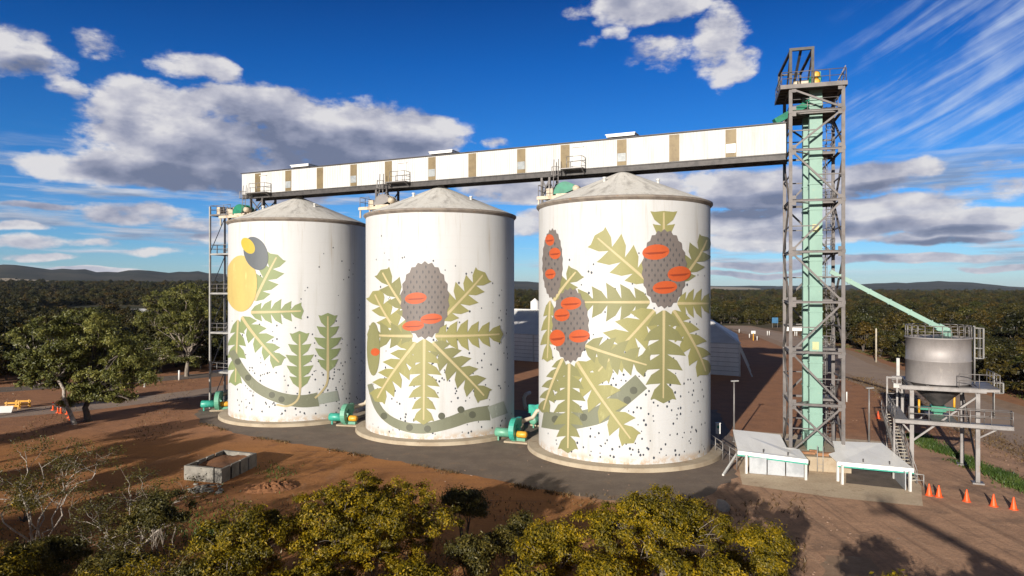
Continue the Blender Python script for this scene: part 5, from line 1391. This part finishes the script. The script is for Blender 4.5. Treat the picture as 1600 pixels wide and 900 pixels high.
while Y < 2500:
    sp_ = 4.6 if Y < 260 else (5.6 if Y < 520 else .0135*Y-1.4)
    xm = .92*Y+20
    x = -xm
    while x < xm:
        X_ = x+rs.uniform(-.45, .45)*sp_; Y_ = Y+rs.uniform(-.45, .45)*sp_
        if in_bush(X_, Y_) and not (1185 < X_/Y_*F+800 < 1275 and Y_ < 292):
            op = math.sin(X_*.013+1.3)*math.sin(Y_*.009+.4)+.5*math.sin(X_*.031+Y_*.023)
            a_ = math.degrees(math.atan2(X_, Y_))
            thin = (op > .75 and Y_ > 240) or (12 < a_ < 24 and 420 < Y_ < 1100 and rs.rand() < .75) or (a_ > 24 and 900 < Y_ < 1300 and rs.rand() < .6)
            if not thin: cand.append((X_, Y_, (1.0 if Y_ < 520 else min(1.55, 1.0+.0009*(Y_-520)))*(rs.uniform(.5, 1.0) if rs.rand() < .94 else rs.uniform(1.1, 1.3))*(0.8 if Y_ < 75 else 1)))
        x += sp_
    Y += sp_
cand.sort(key=lambda q: q[1])
vis = [q for q in cand if abs(q[0]) < .80*q[1]+4 and not (-42 < q[0]*100/q[1] < 20 and -42 < q[0]/q[1]*100 and abs(q[0]) < .30*q[1] and q[1] < 260 and q[0] < .06*q[1] and q[0] > -.40*q[1])]
ind = set(id(q) for q in vis[:290]); rest = [q for q in cand if id(q) not in ind]
print('mallee', len(vis[:290]), 'rest', len(rest))
first = []
for i, q in enumerate(vis[:290]):
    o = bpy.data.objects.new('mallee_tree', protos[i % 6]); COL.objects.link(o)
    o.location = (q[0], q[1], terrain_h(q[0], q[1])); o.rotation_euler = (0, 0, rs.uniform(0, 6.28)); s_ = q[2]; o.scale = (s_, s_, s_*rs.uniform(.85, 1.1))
    right = q[0] > 0
    if i < 6*4: first.append(o)
    tag(o, 'dark olive mallee tree in the bushland beyond the right hand road' if right else 'dark olive mallee tree in the bushland beyond the left hand road', 'tree', 'mallee trees right of the yard' if right else 'mallee trees left of the yard')
# the far wood: one object, instancing the same six trees
def far_wood(name, pts):
    me = bpy.data.meshes.new(name); me.vertices.add(len(pts))
    me.vertices.foreach_set('co', np.array([(q[0], q[1], terrain_h(q[0], q[1])-.2) for q in pts], np.float32).ravel())
    at_ = me.attributes.new('size', 'FLOAT', 'POINT'); at_.data.foreach_set('value', np.array([q[2] for q in pts], np.float32))
    for m_ in ('leaf_mallee', 'bark_dark'): me.materials.append(MATS[m_])
    o = bpy.data.objects.new(name, me); COL.objects.link(o); tag(o, kind='stuff')
    ng = bpy.data.node_groups.new(name, 'GeometryNodeTree')
    ng.interface.new_socket('Geometry', in_out='INPUT', socket_type='NodeSocketGeometry'); ng.interface.new_socket('Geometry', in_out='OUTPUT', socket_type='NodeSocketGeometry')
    N_ = ng.nodes; gi = N_.new('NodeGroupInput'); gout = N_.new('NodeGroupOutput')
    gi_ = N_.new('GeometryNodeGeometryToInstance')
    seen = {}
    for o_ in first: seen.setdefault(o_.data.name, o_)
    for o_ in list(seen.values())[::-1]:
        oi = N_.new('GeometryNodeObjectInfo'); oi.inputs['Object'].default_value = o_; oi.transform_space = 'ORIGINAL'; oi.inputs['As Instance'].default_value = False
        ng.links.new(oi.outputs['Geometry'], gi_.inputs[0])
    ip = N_.new('GeometryNodeInstanceOnPoints'); ip.inputs['Pick Instance'].default_value = True
    rv = N_.new('FunctionNodeRandomValue'); rv.data_type = 'INT'; rv.inputs[4].default_value = 0; rv.inputs[5].default_value = 5
    rr_ = N_.new('FunctionNodeRandomValue'); rr_.data_type = 'FLOAT_VECTOR'; rr_.inputs[0].default_value = (0, 0, 0); rr_.inputs[1].default_value = (0, 0, 6.283)
    na = N_.new('GeometryNodeInputNamedAttribute'); na.data_type = 'FLOAT'; na.inputs[0].default_value = 'size'
    mp = N_.new('GeometryNodeMeshToPoints')
    ng.links.new(gi.outputs[0], mp.inputs['Mesh']); ng.links.new(mp.outputs[0], ip.inputs['Points']); ng.links.new(gi_.outputs[0], ip.inputs['Instance'])
    ng.links.new(rv.outputs[2], ip.inputs['Instance Index']); ng.links.new(rr_.outputs[0], ip.inputs['Rotation']); ng.links.new(na.outputs[0], ip.inputs['Scale'])
    ng.links.new(ip.outputs[0], gout.inputs[0])
    md = o.modifiers.new('scatter', 'NODES'); md.node_group = ng
    return o
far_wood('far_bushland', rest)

# ---- grass strip under the bin, tufts by the road
def grass(name, pts, hgt, gm='grass_blade'):
    n = len(pts); rs_ = np.random.RandomState(5); P_ = np.array(pts, np.float32); h_ = hgt*(.5+rs_.random(n)); a = rs_.random(n)*6.28; ln = rs_.normal(size=(n, 2))*.12
    V = np.zeros((n, 3, 3), np.float32); w_ = .05
    V[:, 0, :2] = P_+np.stack([np.cos(a), np.sin(a)], 1)*w_; V[:, 1, :2] = P_-np.stack([np.cos(a), np.sin(a)], 1)*w_; V[:, 2, :2] = P_+ln; V[:, 2, 2] = h_
    me = bpy.data.meshes.new(name); me.from_pydata(V.reshape(-1, 3).tolist(), [], np.arange(n*3).reshape(-1, 3).tolist()); me.materials.append(MATS[gm])
    o = bpy.data.objects.new(name, me); COL.objects.link(o); tag(o, kind='stuff')
rg = random.Random(4); gp = []
c0 = [Vector((42.6, 73)), Vector((41.6, 66)), Vector((40.9, 59)), Vector((40.4, 53.5)), Vector((39.8, 47))]
for _ in range(13000):
    k = rg.random()*(len(c0)-1); i = int(k); p = c0[i].lerp(c0[i+1], k-i); u = rg.gauss(0, .55)
    if math.sin(p.y*1.3+u*2)+math.sin(p.y*.47)+rg.random()*1.6 > -.2: gp.append((p.x+u+.25*math.sin(p.y*.9), p.y+rg.uniform(-.3, .3)))
for _ in range(5000):      # verge of the right road against the bush
    yy = rg.uniform(85, 230); xx = 65+(yy-99)*.175 if yy < 139 else 72+(yy-139)*.2
    if math.sin(yy*.35)+rg.random() > .3: gp.append((xx+7.2+abs(rg.gauss(0, 2.2)), yy))
for _ in range(160): q = G(rg.gauss(432, 16), rg.gauss(738, 8)); gp.append((q.x, q.y))
for _ in range(700): q = G(rg.gauss(300, 60), rg.gauss(815, 25)); gp.append((q.x, q.y))
grass('grass', gp, .22)
dp = []
for _ in range(9000):
    q = G(rg.uniform(-60, 1260), 770+rg.random()**.8*150)
    if math.sin(q.x*.9+q.y*.3)+math.sin(q.y*.8-q.x*.35)+rg.random()*1.5 > .5: dp.append((q.x, q.y))
for _ in range(2200):
    k = rg.random()*(len(front)-1); i = int(k); a = G(*front[i]); b = G(*front[i+1]); p = a.lerp(b, k-i)
    if math.sin(p.x*.7)+math.sin(p.x*2.1) > .2: dp.append((p.x+rg.gauss(0, .25), p.y-abs(rg.gauss(0, .35))))
for _ in range(3500):
    yy = rg.uniform(50, 120); xx = 45+(yy-50)*.22; dp.append((xx+rg.gauss(0, 1.3), yy))
for _ in range(2500):
    q = G(rg.uniform(0, 330), rg.uniform(590, 690))
    if math.sin(q.x*.5+q.y*.2)+rg.random() > .9: dp.append((q.x, q.y))
grass('dry_grass', dp, .2, 'dry_grass')

# ================================================================= boom lift standing to the right, its arm throws the long thin shadow
bl = thing('boom_lift', 'orange boom lift with long arm standing out of the picture on the right', 'boom lift', (25.5, 3.5, 0), R_(170))
mb = MB(); mb.bbox((-1.7, -1.1, .55), (1.7, 1.1, 1.1)); mb.bbox((-1.2, -1.2, 1.1), (1.6, 1.2, 1.9)); mb.build('chassis', 'orange', bl)
for x in (-1.4, 1.4):
    for y in (-1.2, 1.2):
        mb = MB(); mb.lathe([(0, -.2), (.35, -.2), (.5, -.14), (.5, .14), (.35, .2), (0, .2)], 20, (x, y, .5), axis='y'); mb.build('wheel', 'rubber', bl)
inv = Matrix.Translation(bl.location) @ Matrix.Rotation(R_(170), 4, 'Z'); inv.invert()
p0 = inv @ Vector((25.5, 3.5, 2.0)); p1 = inv @ Vector((2.6, -.2, 13.9)); pm = p0.lerp(p1, .5)
mb = MB(); mb.bar(p0, pm, .55, .65); mb.build('lower_boom', 'orange', bl)
mb = MB(); mb.bar(pm-(p1-p0)*.02, p1, .42, .5); mb.build('upper_boom', 'white_paint', bl)
mb = MB(); q = p1; mb.box((q.x, q.y, q.z-.6), (1.6, .9, .06)); mb.rail([(q.x-.8, q.y-.45, q.z-.57), (q.x+.8, q.y-.45, q.z-.57), (q.x+.8, q.y+.45, q.z-.57), (q.x-.8, q.y+.45, q.z-.57), (q.x-.8, q.y-.45, q.z-.57)], 1.05, .03, .8); mb.build('basket', 'galv', bl)

# ================================================================= air
m = bpy.data.materials.new('haze_air'); m.use_nodes = True; nt = m.node_tree; nt.nodes.clear()
out = nt.nodes.new('ShaderNodeOutputMaterial'); pv = nt.nodes.new('ShaderNodeVolumePrincipled')
pv.inputs['Color'].default_value = (0.62, 0.78, 1.0, 1); pv.inputs['Density'].default_value = 0.000025; pv.inputs['Anisotropy'].default_value = 0.0
nt.links.new(pv.outputs[0], out.inputs['Volume']); MATS['haze_air'] = m
RR = radii[-1]+60
mb = MB(); mb.bbox((-RR, -RR, -3), (RR, RR, 175)); hz = mb.build('haze', 'haze_air'); tag(hz, kind='stuff')
